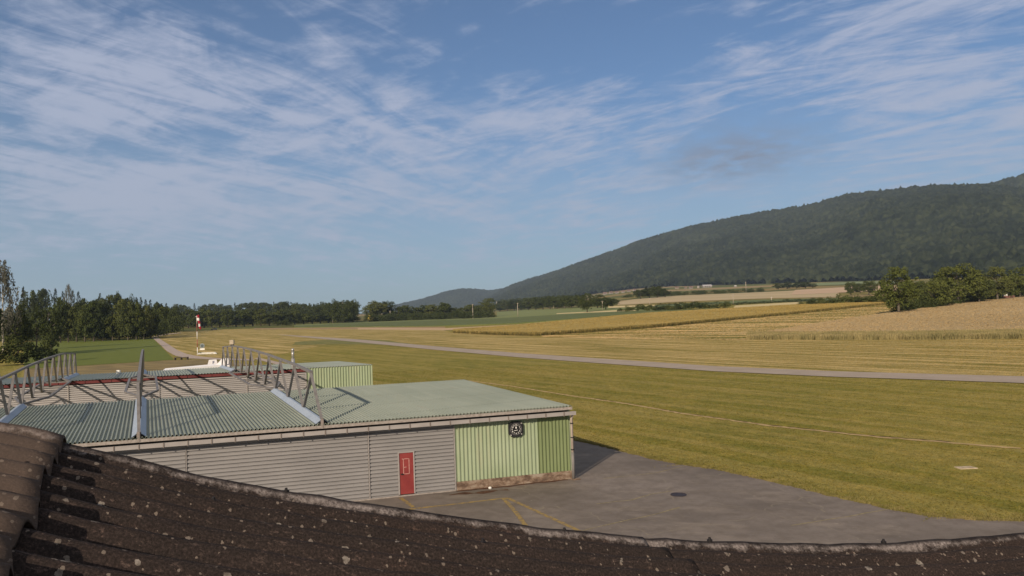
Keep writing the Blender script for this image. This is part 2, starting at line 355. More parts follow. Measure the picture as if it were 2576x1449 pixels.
# crops
wheat = N('ripe_wheat'); v = wheat.pos(); a1 = wheat.noise(v, .02, 5); a2 = wheat.noise(v, 1.1, 8, .8); a4 = wheat.noise(wheat.pos((.03, .5, 1), -.9), 1., 5, .6)
c = wheat.mix(wheat.math('MULTIPLY', a2, .45), wheat.ramp(a1, [(.35, C3(.40, .295, .155)), (.65, C3(.46, .345, .19))]), C3(.29, .21, .10))
c = wheat.mix(wheat.math('MULTIPLY', wheat.mask(a4, .5, .68), .22), c, C3(.40, .29, .14))
wheat.col(c); wheat.bump(a2, .7, .25); wheat.set(.95, 0, .05)
wedge = simple('wheat_edge', C3(.155, .14, .057), C3(.29, .235, .105), .25, .95)
wn = [(1880, 853.5), (2100, 854), (2350, 853.5), (2576, 851), (2900, 845)]
strip('wheat_field', wn, [(1882, 851), (2050, 821), (2150, 804), (2257, 790), (2420, 765), (2576, 748), (2900, 722)], wheat.m, .02, .85, 160, 60, .05,
      'ripe tan wheat field rising to the hedge at right', 'wheat field', 'stuff', 3)
V, Fq = blades(wn, 60000, 1.0, 13., None, 4)
link('grass', mesh_np('grass', V, Fq, wedge), None, 'greenish tall grass fringe along the near edge of the wheat', 'grass', kind='stuff')
stub = N('stubble'); a1 = stub.noise(stub.pos((.02, .30, 1), .62), 1., 3, .6); a2 = stub.noise(stub.pos(), .9, 7, .8); a3 = stub.noise(stub.pos(), .05, 4)
c = stub.ramp(stub.math('ADD', stub.math('MULTIPLY', a1, .72), stub.math('MULTIPLY', a2, .28)), [(.45, C3(.17, .16, .045)), (.5, C3(.38, .285, .11)), (.55, C3(.60, .43, .22))])
stub.col(c); stub.bump(a2, .6, .2); stub.set(.95, 0, .05)
strip('stubble_field', [(1370, 848), (1620, 853.5), (1880, 854.5), (2060, 820), (2257, 790)], [(1362, 845), (1409, 842), (1638, 826), (1999, 791), (2257, 764)], stub.m, .05, .0, 110, 30, .02,
      'cut stubble field with pale rows beside the golden crop', 'field', 'stuff', 5)
gold = N('golden_barley'); a1 = gold.noise(gold.pos(), .035, 5); a2 = gold.noise(gold.pos(), 1.0, 8, .8); a3 = gold.noise(gold.pos((.02, .3, 1), .62), 1., 5)
c = gold.ramp(gold.math('ADD', gold.math('MULTIPLY', a1, .5), gold.math('MULTIPLY', a3, .5)), [(.4, C3(.33, .245, .075)), (.6, C3(.44, .32, .11))])
gold.col(gold.mix(gold.math('MULTIPLY', a2, .4), c, C3(.25, .19, .06))); gold.bump(a2, .7, .25); gold.set(.95, 0, .05)
gn = [(1140, 837.5), (1250, 843), (1350, 845), (1409, 841), (1638, 825), (1999, 790), (2257, 763)]
strip('barley_field', gn, [(1141, 833), (1300, 822), (1409, 811), (1638, 790), (1999, 770), (2255, 758)], gold.m, .03, .9, 160, 30, .06,
      'golden ochre barley field in a long band', 'field', 'stuff', 6)
V, Fq = blades(gn, 16000, 1.0, 2.0, None, 9, -.5)
link('grass', mesh_np('grass', V, Fq, simple('barley_edge', C3(.07, .062, .02), C3(.17, .13, .042), .6, .95)), None, 'dark weedy fringe along the golden barley edge', 'grass', kind='stuff')
ver = simple('dry_verge', C3(.40, .28, .15), C3(.58, .40, .24), .15, .95, stretch=(.3, 3, 1), rot=.6)
strip('dry_verge', [(900, 829), (1120, 831), (1300, 823), (1409, 812), (1638, 791), (1800, 782)], [(900, 825), (1120, 826), (1300, 817), (1409, 806), (1638, 786), (1800, 779)], ver, .08, nc=60, nr=4, label='pale dry verge between the golden and the green crop', cat='verge')
strip('dry_verge', [(640, 829), (740, 828.5), (900, 828.5), (1120, 830)], [(640, 826), (740, 825), (872, 823.5), (1120, 822)], simple('brown_verge', C3(.25, .165, .075), C3(.38, .255, .13), .08, .95, stretch=(.3, 3, 1)), .07, nc=40, nr=4, label='brownish dry verge before the dark green field', cat='verge')
dg = simple('beet_crop', C3(.088, .108, .030), C3(.12, .14, .042), .08, .95, stretch=(.2, 2, 1), rot=.4)
strip('green_field', [(740, 825), (872, 823.5), (1100, 821.5), (1300, 815), (1462, 803), (1608, 790), (1800, 780)], [(740, 821), (872, 815), (1100, 807), (1250, 802), (1409, 793), (1608, 784), (1800, 777.5)], dg, .09, .4, 80, 10, .02,
      label='long dark green beet field behind the golden crop', cat='field', kind='stuff')
lg = simple('light_crop', C3(.15, .175, .055), C3(.195, .215, .075), .05, .95, stretch=(.2, 2, 1), rot=.4)
strip('green_field', [(740, 820.5), (872, 814.5), (1100, 806), (1250, 801)], [(740, 817), (872, 811.5), (1100, 803), (1250, 797.5)], lg, .07, nc=40, nr=4, label='pale green field strip along the line of trees', cat='field')
strip('green_field', [(1250, 801), (1409, 792.5), (1608, 783), (1700, 781)], [(1250, 785), (1330, 779), (1400, 776.5), (1520, 772.5), (1600, 772)], lg, .10, nc=50, nr=10, label='light green field in front of the far copse', cat='field')
yl = simple('pale_straw', C3(.50, .40, .19), C3(.60, .48, .25), .04, .95, stretch=(.2, 2, 1), rot=.4)
strip('straw_strip', [(1400, 790.5), (1560, 784), (1600, 782.5)], [(1400, 788.5), (1560, 780.5), (1600, 780)], yl, .16, nc=20, nr=3, label='narrow pale straw strip in the light green field', cat='field')
strip('straw_strip', [(1530, 775), (1650, 771)], [(1530, 770.5), (1650, 767.5)], yl, .16, nc=20, nr=3, label='short yellow straw strip beside the hedge bushes', cat='field')
strip('straw_strip', [(1845, 777), (2010, 769)], [(1850, 771), (2012, 762)], yl, .12, .5, 30, 6, label='pale straw field at the end of the hedgerow', cat='field', kind='stuff')
tan = simple('tan_crop', C3(.40, .31, .17), C3(.48, .375, .22), .01, .95, stretch=(.4, 2, 1), rot=.5)
strip('tan_field', [(1553, 768), (1700, 760), (1900, 752), (2110, 747)], [(1556, 759.5), (1610, 751), (1660, 747), (1720, 743.5), (1900, 736), (2000, 731), (2110, 724)], tan, .2, nc=60, nr=12, label='broad tan hillside field below the mountain', cat='field')
strip('green_field', [(1600, 776), (1750, 768), (1900, 762), (2110, 757)], [(1600, 770), (1750, 762), (1900, 755), (2110, 749.5)], simple('dull_green', C3(.10, .13, .045), C3(.14, .165, .06), .03, .95), .15, nc=40, nr=5, label='dull green strip between hedgerow and tan hillside', cat='field')
pk = simple('peach_crop', C3(.46, .315, .20), C3(.53, .375, .24), .008, .95, stretch=(.4, 2, 1), rot=.5)
strip('tan_field', [(1990, 742), (2110, 737), (2260, 731)], [(2000, 730), (2100, 724), (2260, 716)], pk, .35, nc=40, nr=6, label='peach coloured far field under the mountain foot', cat='field')
strip('green_field', [(1960, 722), (2100, 717), (2260, 713)], [(1990, 715), (2100, 711), (2260, 706)], simple('far_green', C3(.16, .20, .08), C3(.21, .24, .11), .01, .95), .5, nc=30, nr=6, label='pale green far field touching the mountain wood', cat='field')

def tufts(name, pts, hgt, wid, mat, label, seed, kind_='grass', base=0.):
    """short upright clumps standing on the plan positions pts"""
    rg = np.random.default_rng(seed); n = len(pts); P = np.asarray(pts)[:, :2]; z = zt(P[:, 0], P[:, 1]) + base
    h = hgt * rg.uniform(.5, 1.4, n); w = wid * rg.uniform(.5, 1.4, n) / 2; an = rg.uniform(0, math.pi, n); dx = np.stack([np.cos(an) * w, np.sin(an) * w], 1); ln = rg.normal(0, .45, (n, 2)) * h[:, None]
    V = np.stack([np.c_[P - dx, z - .02], np.c_[P + dx, z - .02], np.c_[P + dx * .7 + ln, z + h], np.c_[P - dx * .7 + ln, z + h * .85]], 1).reshape(-1, 3)
    return link(name, mesh_np(name, V, np.arange(4 * n).reshape(-1, 4), mat), None, label, kind_, kind='stuff')
def dimmed_copy(mat, k):
    """the same plants with the duller colour of their stems"""
    m = mat.copy(); m.name = mat.name + '_stems'; t = m.node_tree; b = t.nodes['Principled BSDF']; src = b.inputs['Base Color'].links[0].from_socket
    x = t.nodes.new('ShaderNodeMix'); x.data_type = 'RGBA'; x.blend_type = 'MULTIPLY'; x.inputs[0].default_value = 1; t.links.new(src, x.inputs[6]); x.inputs[7].default_value = (k, k, k, 1); t.links.new(x.outputs[2], b.inputs['Base Color'])
    for l in list(b.inputs['Normal'].links): t.links.remove(l)
    return m
def in_strip(near, far, n, seed):
    rg = np.random.default_rng(seed); a = resample_px(near, 200); b = resample_px(far, 200); k = rg.uniform(0, 198.9, n); i = k.astype(int); f = (k - i)[:, None]
    A_ = a[i] + (a[i + 1] - a[i]) * f; B_ = b[i] + (b[i + 1] - b[i]) * f; return A_ + (B_ - A_) * rg.random(n)[:, None]
tufts('wheat_ears', in_strip(wn, [(1882, 851), (2050, 821), (2150, 804), (2257, 790), (2420, 765), (2576, 748), (2900, 722)], 36000, 1), .11, .5, dimmed_copy(wheat.m, .80), 'uneven ripe ears standing above the tan wheat', 1, 'wheat', .85)
tufts('barley_ears', in_strip(gn, [(1141, 833), (1300, 822), (1409, 811), (1638, 790), (1999, 770), (2255, 758)], 26000, 2), .13, .55, dimmed_copy(gold.m, .78), 'uneven ripe ears standing above the golden barley', 2, 'barley', .9)
tufts('stubble_rows', in_strip([(1370, 848), (1620, 853.5), (1880, 854.5), (2060, 820), (2257, 790)], [(1362, 845), (1409, 842), (1638, 826), (1999, 791), (2257, 764)], 26000, 3), .09, .45, dimmed_copy(stub.m, .72), 'short cut stalks left standing on the stubble field', 3, 'stubble', .04)
tufts('grass', in_strip([(640, 837), (900, 853), (1100, 871), (1300, 888), (1500, 902), (1800, 922), (2100, 935), (2300, 940), (2576, 948), (2900, 956)], [(640, 826), (740, 825.5), (872, 824), (1100, 826), (1140, 838), (1380, 847), (1620, 853), (1880, 855), (2576, 851), (2900, 846)], 45000, 4), .042, .34, dimmed_copy(straw, .66), 'scattered dry tufts on the mown meadow beyond the runway', 4)
rg5 = np.random.default_rng(5); n5 = 190000; dd5 = 27 + 85 * rg5.random(n5) ** 1.25; aa5 = rg5.uniform(-.30, .66, n5)
pp5 = np.stack([dd5 * np.sin(aa5), dd5 * np.cos(aa5)], 1)
def off_apron(P):
    """plan points on the grass: beyond the apron edge and clear of the runway and the hangars"""
    ex = np.array([gp(*q)[:2] for q in APRON_EDGE]); ok = P[:, 1] > np.interp(P[:, 0], ex[:, 0], ex[:, 1]) + .12
    rn = np.array([gp(*q)[:2] for q in [(900, 861), (1100, 881), (1300, 899), (1500, 914), (1800, 935), (2100, 949), (2300, 955), (2576, 965), (2900, 975)]]); ok &= P[:, 1] < np.interp(P[:, 0], rn[:, 0], rn[:, 1]) - .1
    ewq = np.array([.96, .28]); edq = np.array([-.445, .895]); q = P - np.array([-8.7545, 33.3801]); det = ewq[0] * edq[1] - ewq[1] * edq[0]
    w_ = (q[:, 0] * edq[1] - q[:, 1] * edq[0]) / det; tr_ = np.array([gp(*q_)[:2] for q_ in [(1180, 958), (1288, 972), (1438, 996), (1588, 1018), (1713, 1040), (1932, 1071), (2210, 1100), (2400, 1115), (2568, 1128.5)]])
    dt = P[:, 1] - np.interp(P[:, 0], tr_[:, 0], tr_[:, 1]); ok &= (np.abs(dt - .1) > .5) | (P[:, 0] > tr_[-1, 0]); sl_ = gp(2430, 1177)[:2]; ok &= np.hypot(*(P - sl_).T) > .7
    return ok & (w_ > 12.3)
APRON_EDGE = [(1300, 1084), (1437, 1107), (1500, 1120), (1560, 1135), (1640, 1155), (1720, 1170), (1800, 1181), (1900, 1203), (2000, 1227), (2120, 1255), (2250, 1284), (2350, 1300), (2450, 1308), (2576, 1311), (2760, 1325)]
tufts('grass', pp5[off_apron(pp5)], .026, .11, dimmed_copy(bpy.data.materials['airfield_grass'], .62), 'short uneven tufts over the near airfield grass', 6)
# ------------------------------------------------------------------ mountains and their woods
def sky_prof(pts, a):
    q = np.array([[math.atan2(d[0], d[1]), d[2] / math.hypot(d[0], d[1])] for d in (ray(*p) for p in pts)])
    return np.interp(a, q[:, 0], q[:, 1]), q[:, 0]
def azpx(px): d = ray(px, 750); return math.atan2(d[0], d[1])
def vnoise(x, y, s, seed):
    rg = np.random.default_rng(seed); T = rg.uniform(-1, 1, (256, 256)); x = x / s; y = y / s
    i = np.floor(x).astype(int); j = np.floor(y).astype(int); u = x - i; v = y - j; u = u * u * (3 - 2 * u); v = v * v * (3 - 2 * v)
    g = lambda a, b: T[a % 256, b % 256]
    return (g(i, j) * (1 - u) + g(i + 1, j) * u) * (1 - v) + (g(i, j + 1) * (1 - u) + g(i + 1, j + 1) * u) * v
def domes(x, y, cell, seed):
    """height of a canopy of rounded and pointed crowns over plan positions, with a random value per crown"""
    rg = np.random.default_rng(seed); n = 512; JX = rg.uniform(0, 1, (n, n)); JY = rg.uniform(0, 1, (n, n)); HH = rg.uniform(.45, 1.15, (n, n)); PT = rg.random((n, n))
    i = np.floor(x / cell).astype(int); j = np.floor(y / cell).astype(int); best = np.zeros_like(x)
    for a in (-1, 0, 1):
        for b in (-1, 0, 1):
            ii = (i + a) % n; jj = (j + b) % n
            d = np.hypot((i + a + JX[ii, jj]) * cell - x, (j + b + JY[ii, jj]) * cell - y) / (cell * .80)
            dome = np.where(PT[ii, jj] < .28, 1.35 * np.clip(1 - d, 0, 1), np.sqrt(np.clip(1 - d * d, 0, 1)))
            best = np.maximum(best, dome * HH[ii, jj])
    return best
def mountain(name, skyl, a0, a1, na, nr, r0f, r1f, hump, cell, treeh, seed, back=.12, noise=1.):
    a = np.linspace(a0, a1, na); el, _ = sky_prof(skyl, a)
    r0 = np.interp(a, *r0f); r1 = np.interp(a, *r1f)
    u = np.concatenate([np.linspace(0, 1, nr), 1 + back * np.linspace(.1, 1, 8)])
    Rg = r0[:, None] + (r1 - r0)[:, None] * u; X = Rg * np.sin(a)[:, None]; Y = Rg * np.cos(a)[:, None]
    zr = el * r1 + H - treeh * .8; z0 = zt(r0 * np.sin(a), r0 * np.cos(a)) - 3
    uu = np.minimum(u, 1); S = hump * uu + (1 - hump) * uu ** 1.7 - np.maximum(u - 1, 0) * 1.2
    Z = z0[:, None] + np.maximum(zr - z0, 0)[:, None] * S
    env = np.sin(np.clip(u, 0, 1) * math.pi) ** .8
    amp = np.minimum((zr - z0), 420)[:, None] * .13 * noise
    Z = Z + amp * env * (vnoise(X, Y, 520, seed) * .8 + vnoise(X, Y, 240, seed + 1) * .55 + vnoise(X, Y, 110, seed + 2) * .3)
    return a, X, Y, Z
sk1 = [(1100, 800), (1170, 778), (1200, 765), (1240, 741), (1262, 728), (1290, 715), (1340, 698), (1400, 680), (1450, 662), (1500, 645), (1560, 624), (1600, 608), (1650, 594), (1700, 580), (1750, 568), (1800, 556), (1850, 545), (1900, 535),
       (1950, 527), (2000, 520), (2060, 508), (2130, 488), (2170, 484), (2200, 480), (2260, 473), (2330, 465), (2400, 463), (2470, 463), (2520, 466), (2576, 472), (2700, 486), (2900, 500), (3200, 520), (3600, 540)]
P1 = ([azpx(1170), azpx(1262), azpx(1500), azpx(1700), azpx(2200), azpx(2576), azpx(3600)], )
m1 = mountain('mountain', sk1, azpx(1150), azpx(3300), 1500, 380, (P1[0], [3600, 3400, 2750, 2350, 1800, 1500, 1300]), (P1[0], [6200, 6000, 5200, 4700, 3900, 3500, 3000]), .88, 15, 15, 21)
sk2 = [(880, 800), (940, 785), (975, 772), (1020, 760), (1060, 751), (1100, 739), (1130, 730), (1165, 724), (1200, 726), (1230, 729), (1270, 724), (1300, 722), (1400, 700), (1500, 690)]
m2 = mountain('mountain', sk2, azpx(880), azpx(1500), 420, 90, ([azpx(880), azpx(1500)], [5600, 5400]), ([azpx(880), azpx(1500)], [7000, 7000]), .9, 16, 13, 31)
sk3 = [(2380, 520), (2440, 478), (2480, 461), (2520, 450), (2576, 434), (2650, 415), (2760, 395), (2950, 372), (3200, 360), (3400, 370)]
m3 = mountain('mountain', sk3, azpx(2380), azpx(3400), 420, 80, ([azpx(2380), azpx(3400)], [3600, 3200]), ([azpx(2380), azpx(3400)], [4350, 3900]), .88, 15, 15, 61)
soil = simple('mountain_soil', C3(.06, .06, .03), C3(.16, .13, .08), .01, .95)
def forest_mat(name, k=1.):
    m = N(name); v = m.pos(); a1 = m.noise(v, .0035, 4); a2 = m.noise(v, .016, 5, .75); vo = m.n('ShaderNodeTexVoronoi'); vo.inputs['Scale'].default_value = 1 / 17.; m.l(v, vo.inputs['Vector'])
    r = m.sep(vo.outputs['Color'])[0]
    f = m.math('ADD', m.math('MULTIPLY', a1, .35), m.math('ADD', m.math('MULTIPLY', a2, .45), m.math('MULTIPLY', r, .22)))
    c = m.ramp(f, [(.36, C3(.005 * k, .008 * k, .004 * k)), (.5, C3(.017 * k, .023 * k, .010 * k)), (.65, C3(.042 * k, .049 * k, .022 * k))])
    gl = m.mask(m.noise(m.pos((1, 1, .30)), .016, 6, .75), .665, .70)
    c = m.mix(m.math('MULTIPLY', gl, .8), c, C3(.17, .14, .075)); m.col(c); return m.set(.95, 0, .05)
fm = forest_mat('mountain_woodland')
for k, (mt, cell, th, lab, lab2) in enumerate(((m1, 16., 17., 'long forested mountain ridge rising to the right', 'dark green woodland covering the long mountain slope'),
                                   (m2, 18., 13., 'low hazy hill far behind the trees', 'blue green woodland covering the low distant hill'), (m3, 17., 15., 'higher hazy mountain rising behind the ridge at far right', 'hazy woodland covering the mountain behind the ridge'))):
    a, X, Y, Z = mt; Fq = grid_faces(*X.shape)[:, ::-1]
    link('mountain', mesh_np('mountain', np.stack([X, Y, Z - 1.], -1).reshape(-1, 3)[:: 1], Fq, soil, True), None, lab, 'mountain', kind='structure')
    dm_ = domes(X, Y, cell, 40 + k)
    clear = sst(.70, .76, vnoise(X, Y, 60, 77) * .6 + vnoise(X, Y, 170, 78) * .6)
    Zc = Z + th * (dm_ * (1 - clear) - .04)
    link('forest', mesh_np('forest', np.stack([X, Y, Zc], -1).reshape(-1, 3), Fq, fm, True), None, lab2, 'forest', kind='stuff')

# ------------------------------------------------------------------ trees
def leaves(P, Nn, size, rg):
    n = len(P); Nn = Nn / np.linalg.norm(Nn, axis=1)[:, None]
    a = np.cross(Nn, rg.normal(size=(n, 3))); a /= np.linalg.norm(a, axis=1)[:, None]; b = np.cross(Nn, a)
    s = (size * rg.uniform(.6, 1.4, n))[:, None]; t = s * rg.uniform(.5, 1., n)[:, None]
    V = np.stack([P - a * s, P - b * t, P + a * s, P + b * t], 1).reshape(-1, 3); return V, np.arange(4 * n).reshape(-1, 4)
def crown_arrays(kind, seed, dens=1.):
    rg = np.random.default_rng(seed); Ps = []; Ns = []
    def clump(c, r, n):
        d = rg.normal(size=(n, 3)); d /= np.linalg.norm(d, axis=1)[:, None]; d[:, 2] = np.where(d[:, 2] < -.5, -d[:, 2], d[:, 2])
        rad = r * (1 - .55 * rg.random(n) ** 2) * rg.uniform(.85, 1.15, n)
        Ps.append(np.array(c) + d * rad[:, None] * np.array([1, 1, .8])); Ns.append(d * .9 + rg.normal(0, .55, (n, 3)) + [0, 0, .35])
    ls = .017
    if kind in ('round', 'tall', 'oak'):
        zc, rz, rx = {'round': (.53, .47, .47), 'tall': (.52, .48, .47), 'oak': (.54, .46, .50)}[kind]
        nc = {'round': 60, 'tall': 64, 'oak': 95}[kind]
        for i in range(nc):
            d = rg.normal(size=3); d /= np.linalg.norm(d); k = rg.uniform(.4, .92)
            c = np.array([d[0] * rx * k, d[1] * rx * k, zc + d[2] * rz * k]); r = rg.uniform(.07, .15) * (1 if kind != 'oak' else .85)
            if c[2] + r > 1: c[2] = 1 - r
            clump(c, r, int(95 * dens * (r / .11) ** 2))
        ls = .021 if kind != 'oak' else .0165
    elif kind == 'loose':
        for i in range(40):
            d = rg.normal(size=3); d /= np.linalg.norm(d); k = rg.uniform(.5, 1.05)
            clump([d[0] * .4 * k, d[1] * .4 * k, .66 + d[2] * .3 * k], rg.uniform(.04, .10), int(40 * dens))
        ls = .017
    elif kind == 'conifer':
        for i in range(30):
            z = .12 + .86 * i / 29; r = .46 * (1 - z) ** .8 + .015
            for q in range(max(3, int(11 * r / .46))):
                t = rg.uniform(0, 6.28); rr_ = r * rg.uniform(.55, 1.1)
                clump([math.cos(t) * rr_, math.sin(t) * rr_, z - .25 * rr_], .05 + .03 * r, int(18 * dens))
        ls = .015
    elif kind == 'birch':
        for i in range(150):
            z = rg.uniform(.30, 1.0); r = .46 * math.sin(min(1, (1.04 - z) / .5) * math.pi / 2) * rg.uniform(.25, 1); t = rg.uniform(0, 6.28)
            n = int(34 * dens); ln = rg.uniform(.05, .17); k = rg.random(n)
            P = np.stack([math.cos(t) * r + rg.normal(0, .018, n), math.sin(t) * r + rg.normal(0, .018, n), z - k * ln], 1)
            Ps.append(P); Ns.append(rg.normal(size=(n, 3)) * [1, 1, .3])
        ls = .011
    elif kind == 'bush':
        for i in range(30):
            d = rg.normal(size=3); d /= np.linalg.norm(d); d[2] = abs(d[2]); k = rg.uniform(.4, .9)
            clump([d[0] * .42 * k, d[1] * .42 * k, .08 + d[2] * .72 * k], rg.uniform(.10, .20), int(60 * dens))
        ls = .028
    P = np.concatenate(Ps); Nn = np.concatenate(Ns)
    m = P[:, 2] > .015
    V, Fq = leaves(P[m], Nn[m], ls, rg); return V, Fq
def leaf_mat(name, c1, c2, c3):
    m = N(name); oi = m.n('ShaderNodeObjectInfo').outputs['Random']; v = m.pos(); a = m.noise(v, .35, 4, .7); b = m.noise(v, 1.8, 2)
    f = m.math('ADD', m.math('MULTIPLY', oi, .42), m.math('ADD', m.math('MULTIPLY', a, .38), m.math('MULTIPLY', b, .25)))
    m.col(m.ramp(f, [(.28, c1), (.52, c2), (.78, c3)])); m.set(.75, 0, .15); return m.m
LM = {'broad': leaf_mat('broad_leaves', C3(.036, .050, .011), C3(.063, .076, .017), C3(.10, .108, .028)),
      'dark': leaf_mat('dark_leaves', C3(.024, .034, .009), C3(.044, .056, .014), C3(.070, .082, .022)),
      'needle': leaf_mat('dark_needles', C3(.013, .021, .010), C3(.018, .028, .012), C3(.028, .038, .016)),
      'pale': leaf_mat('pale_leaves', C3(.062, .064, .044), C3(.092, .092, .066), C3(.135, .13, .10)),
      'light': leaf_mat('light_leaves', C3(.054, .070, .013), C3(.088, .100, .021), C3(.13, .135, .034))}
bark = simple('bark', C3(.07, .055, .04), C3(.14, .12, .09), .8, .9, bump=.4)
pbark = simple('birch_bark', C3(.25, .22, .17), C3(.5, .46, .40), .9, .8)
def trunk_arrays(seed, kind):
    rg = np.random.default_rng(seed); b = MB(); top = .9 if kind in ('conifer', 'birch') else .72
    pts = [(0, 0, -.02)] + [(rg.normal(0, .008), rg.normal(0, .008), top * k / 5) for k in range(1, 6)]
    r0 = .028 if kind != 'birch' else .022
    b.tube(pts, [r0 * 1.3, r0, r0 * .85, r0 * .65, r0 * .4, r0 * .12], 7)
    if kind != 'conifer':
        for k in range(7):
            t = rg.uniform(0, 6.28); z = rg.uniform(.28, .6); ln = rg.uniform(.15, .3)
            e = (math.cos(t) * ln, math.sin(t) * ln, z + ln * rg.uniform(.5, .9)); mpt = (e[0] * .5, e[1] * .5, z + (e[2] - z) * .4)
            b.tube([(0, 0, z), mpt, e], [r0 * .5, r0 * .32, r0 * .08], 5)
    return b
VAR = {}
def variant(kind, i):
    if (kind, i) not in VAR:
        mk = {'round': 'broad', 'tall': 'broad', 'oak': 'broad', 'loose': 'broad', 'conifer': 'needle', 'birch': 'pale', 'bush': 'broad'}[kind]
        V, Fq = crown_arrays(kind, 100 + i * 17 + len(kind) * 7)
        VAR[kind, i] = (mesh_np(kind + '_crown', V, Fq, LM[mk]), trunk_arrays(200 + i, kind).mesh('trunk', pbark if kind == 'birch' else bark, True))
    return VAR[kind, i]
NV = {'round': 4, 'tall': 4, 'oak': 3, 'loose': 2, 'conifer': 3, 'birch': 2, 'bush': 3}
def tree(kind, px, base, top, wpx, label, group=None, mat=None, back=0., name=None, cat='tree'):
    """stands a tree where its foot shows; back moves it further off in the same direction at the same apparent size"""
    p = tp(px, base); d = depth(p); k = 1.
    if back:
        k = 1 + back / d; q = CAM + (p - CAM) * k; p = np.array([q[0], q[1], zt(q[0], q[1])]); d *= k
    hh = (base - top) * d / F; hz = hh + (0 if not back else max(0, CAM[2] + (tp(px, base)[2] - CAM[2]) * k - p[2]))
    w = wpx * WF[kind] * d / F; hz *= 1.38 if kind == 'bush' else 1.05
    i = random.randrange(NV[kind]); cm, tm = variant(kind, i)
    nm = name or {'conifer': 'conifer_tree', 'birch': 'birch_tree', 'bush': 'bush'}.get(kind, 'leafy_tree')
    if kind == 'bush':
        o = link(nm, cm, None, label, cat if cat != 'tree' else 'bush', group); o.location = Vector(p); o.scale = (w, w, hz)
        c = o
    else:
        o = empty(nm, p, label, cat, group); c = link('crown', cm, o); link('trunk', tm, o)
        o.scale = (w, w, hz)
    o.rotation_euler = (0, 0, random.uniform(0, 6.28))
    if mat:
        if c.data.users > 1 and not c.data.get('mat') == mat:
            key = (cm.name, mat)
            if key not in VAR:
                n2 = cm.copy(); n2.materials[0] = LM[mat]; VAR[key] = n2
            c.data = VAR[key]
    return o
WF = {'round': 1.3, 'tall': 1.3, 'oak': 1.15, 'loose': 1.1, 'conifer': 1.0, 'birch': 1.15, 'bush': 1.15}
ORD = ['first', 'second', 'third', 'fourth', 'fifth', 'sixth', 'seventh', 'eighth', 'ninth', 'tenth', 'eleventh', 'twelfth', 'thirteenth', 'fourteenth', 'fifteenth', 'sixteenth', 'seventeenth', 'eighteenth', 'nineteenth', 'twentieth', 'twenty-first', 'twenty-second', 'twenty-third', 'twenty-fourth']

# forest at left
GL = 'trees of the dark forest edge at left'
tree('birch', 8, 898, 664, 92, 'tall pale drooping birch towering over the forest edge', GL)
tree('tall', -45, 905, 745, 90, 'dark leafy tree cut by the photo edge beyond the birch', GL, 'dark')
tree('bush', 20, 920, 862, 90, 'dark bush at the foot of the tall birch', 'bushes beside the green meadow', 'dark')
tree('bush', 75, 916, 862, 70, 'dark bush between the birch and the forest corner tree', 'bushes beside the green meadow', 'dark')
tree('bush', 118, 912, 850, 60, 'dark bush at the near corner of the green field', 'bushes beside the green meadow', 'dark')
tree('tall', 45, 895, 770, 62, 'brownish leafy tree right beside the tall birch', GL, 'dark')
tree('loose', 92, 893, 772, 58, 'sparse light tree with a pale thin trunk near the field corner', GL, 'light')
tree('tall', 128, 878, 778, 50, 'dense dark tree at the field corner', GL, 'dark')
fr = [(152, 862, 758, 40, 'tall'), (172, 861, 768, 34, 'tall'), (193, 860, 760, 38, 'tall'), (214, 860, 776, 36, 'tall'), (236, 859, 768, 44, 'round'), (258, 858, 772, 36, 'tall'), (284, 857, 800, 34, 'round'), (300, 856, 764, 38, 'tall'),
      (322, 856, 768, 36, 'tall'), (343, 855, 772, 34, 'tall'), (362, 854, 776, 34, 'round'), (380, 852, 780, 30, 'tall'), (398, 846, 780, 30, 'tall'), (414, 842, 784, 30, 'round'), (430, 838, 790, 28, 'round')]
for i, (x, b, t, w, k) in enumerate(fr):
    t -= 9; w *= 1.2
    tree(k, x, b, t, w, f'{"broad rounded" if k == "round" else "slender dark"} tree, {ORD[i]} along the green field from its near corner', GL, 'dark' if i % 3 else 'broad')
for i, (x, t, k) in enumerate([(60, 727, 'conifer'), (78, 735, 'tall'), (99, 730, 'tall'), (122, 738, 'loose'), (141, 731, 'conifer'), (160, 738, 'conifer'), (185, 735, 'conifer'), (199, 738, 'conifer'), (222, 754, 'tall'), (240, 746, 'tall'), (253, 742, 'conifer'), (272, 746, 'tall'), (290, 743, 'tall'),
                               (301, 741, 'loose'), (318, 744, 'tall'), (330, 747, 'loose'), (345, 752, 'conifer'), (356, 752, 'conifer'), (368, 757, 'conifer'), (380, 758, 'conifer'), (396, 762, 'conifer'), (408, 765, 'tall'), (420, 766, 'conifer'), (436, 774, 'round')]):
    tree(k, x, 848 - .02 * x, t + (3 if k == 'conifer' else 0), 34 if k == 'conifer' else 44, 'dark pointed conifer showing above the forest edge' if k == 'conifer' else 'dark leafy treetop rising behind the forest edge', 'treetops behind the forest edge at left', None if k == 'conifer' else 'dark', 35)
tree('birch', 174, 850, 718, 30, 'pale sparse birch top above the middle of the forest edge', GL, None, 30)
def mass(name, items, mat, label, dens=.35):
    Vs = []; Fs = []; n = 0; src = {}
    for (kind, p, w, hh) in items:
        i = random.randrange(3)
        if (kind, i) not in src: src[kind, i] = crown_arrays(kind, 500 + i, dens)
        V, Fq = src[kind, i]; a = random.uniform(0, 6.28); c, s = math.cos(a), math.sin(a)
        Q = np.stack([(V[:, 0] * c - V[:, 1] * s) * w + p[0], (V[:, 0] * s + V[:, 1] * c) * w + p[1], V[:, 2] * hh + p[2]], 1)
        Vs.append(Q); Fs.append(Fq + n); n += len(Q)
    link(name, mesh_np(name, np.concatenate(Vs), np.concatenate(Fs), mat), None, label, 'forest', kind='stuff')
it = []
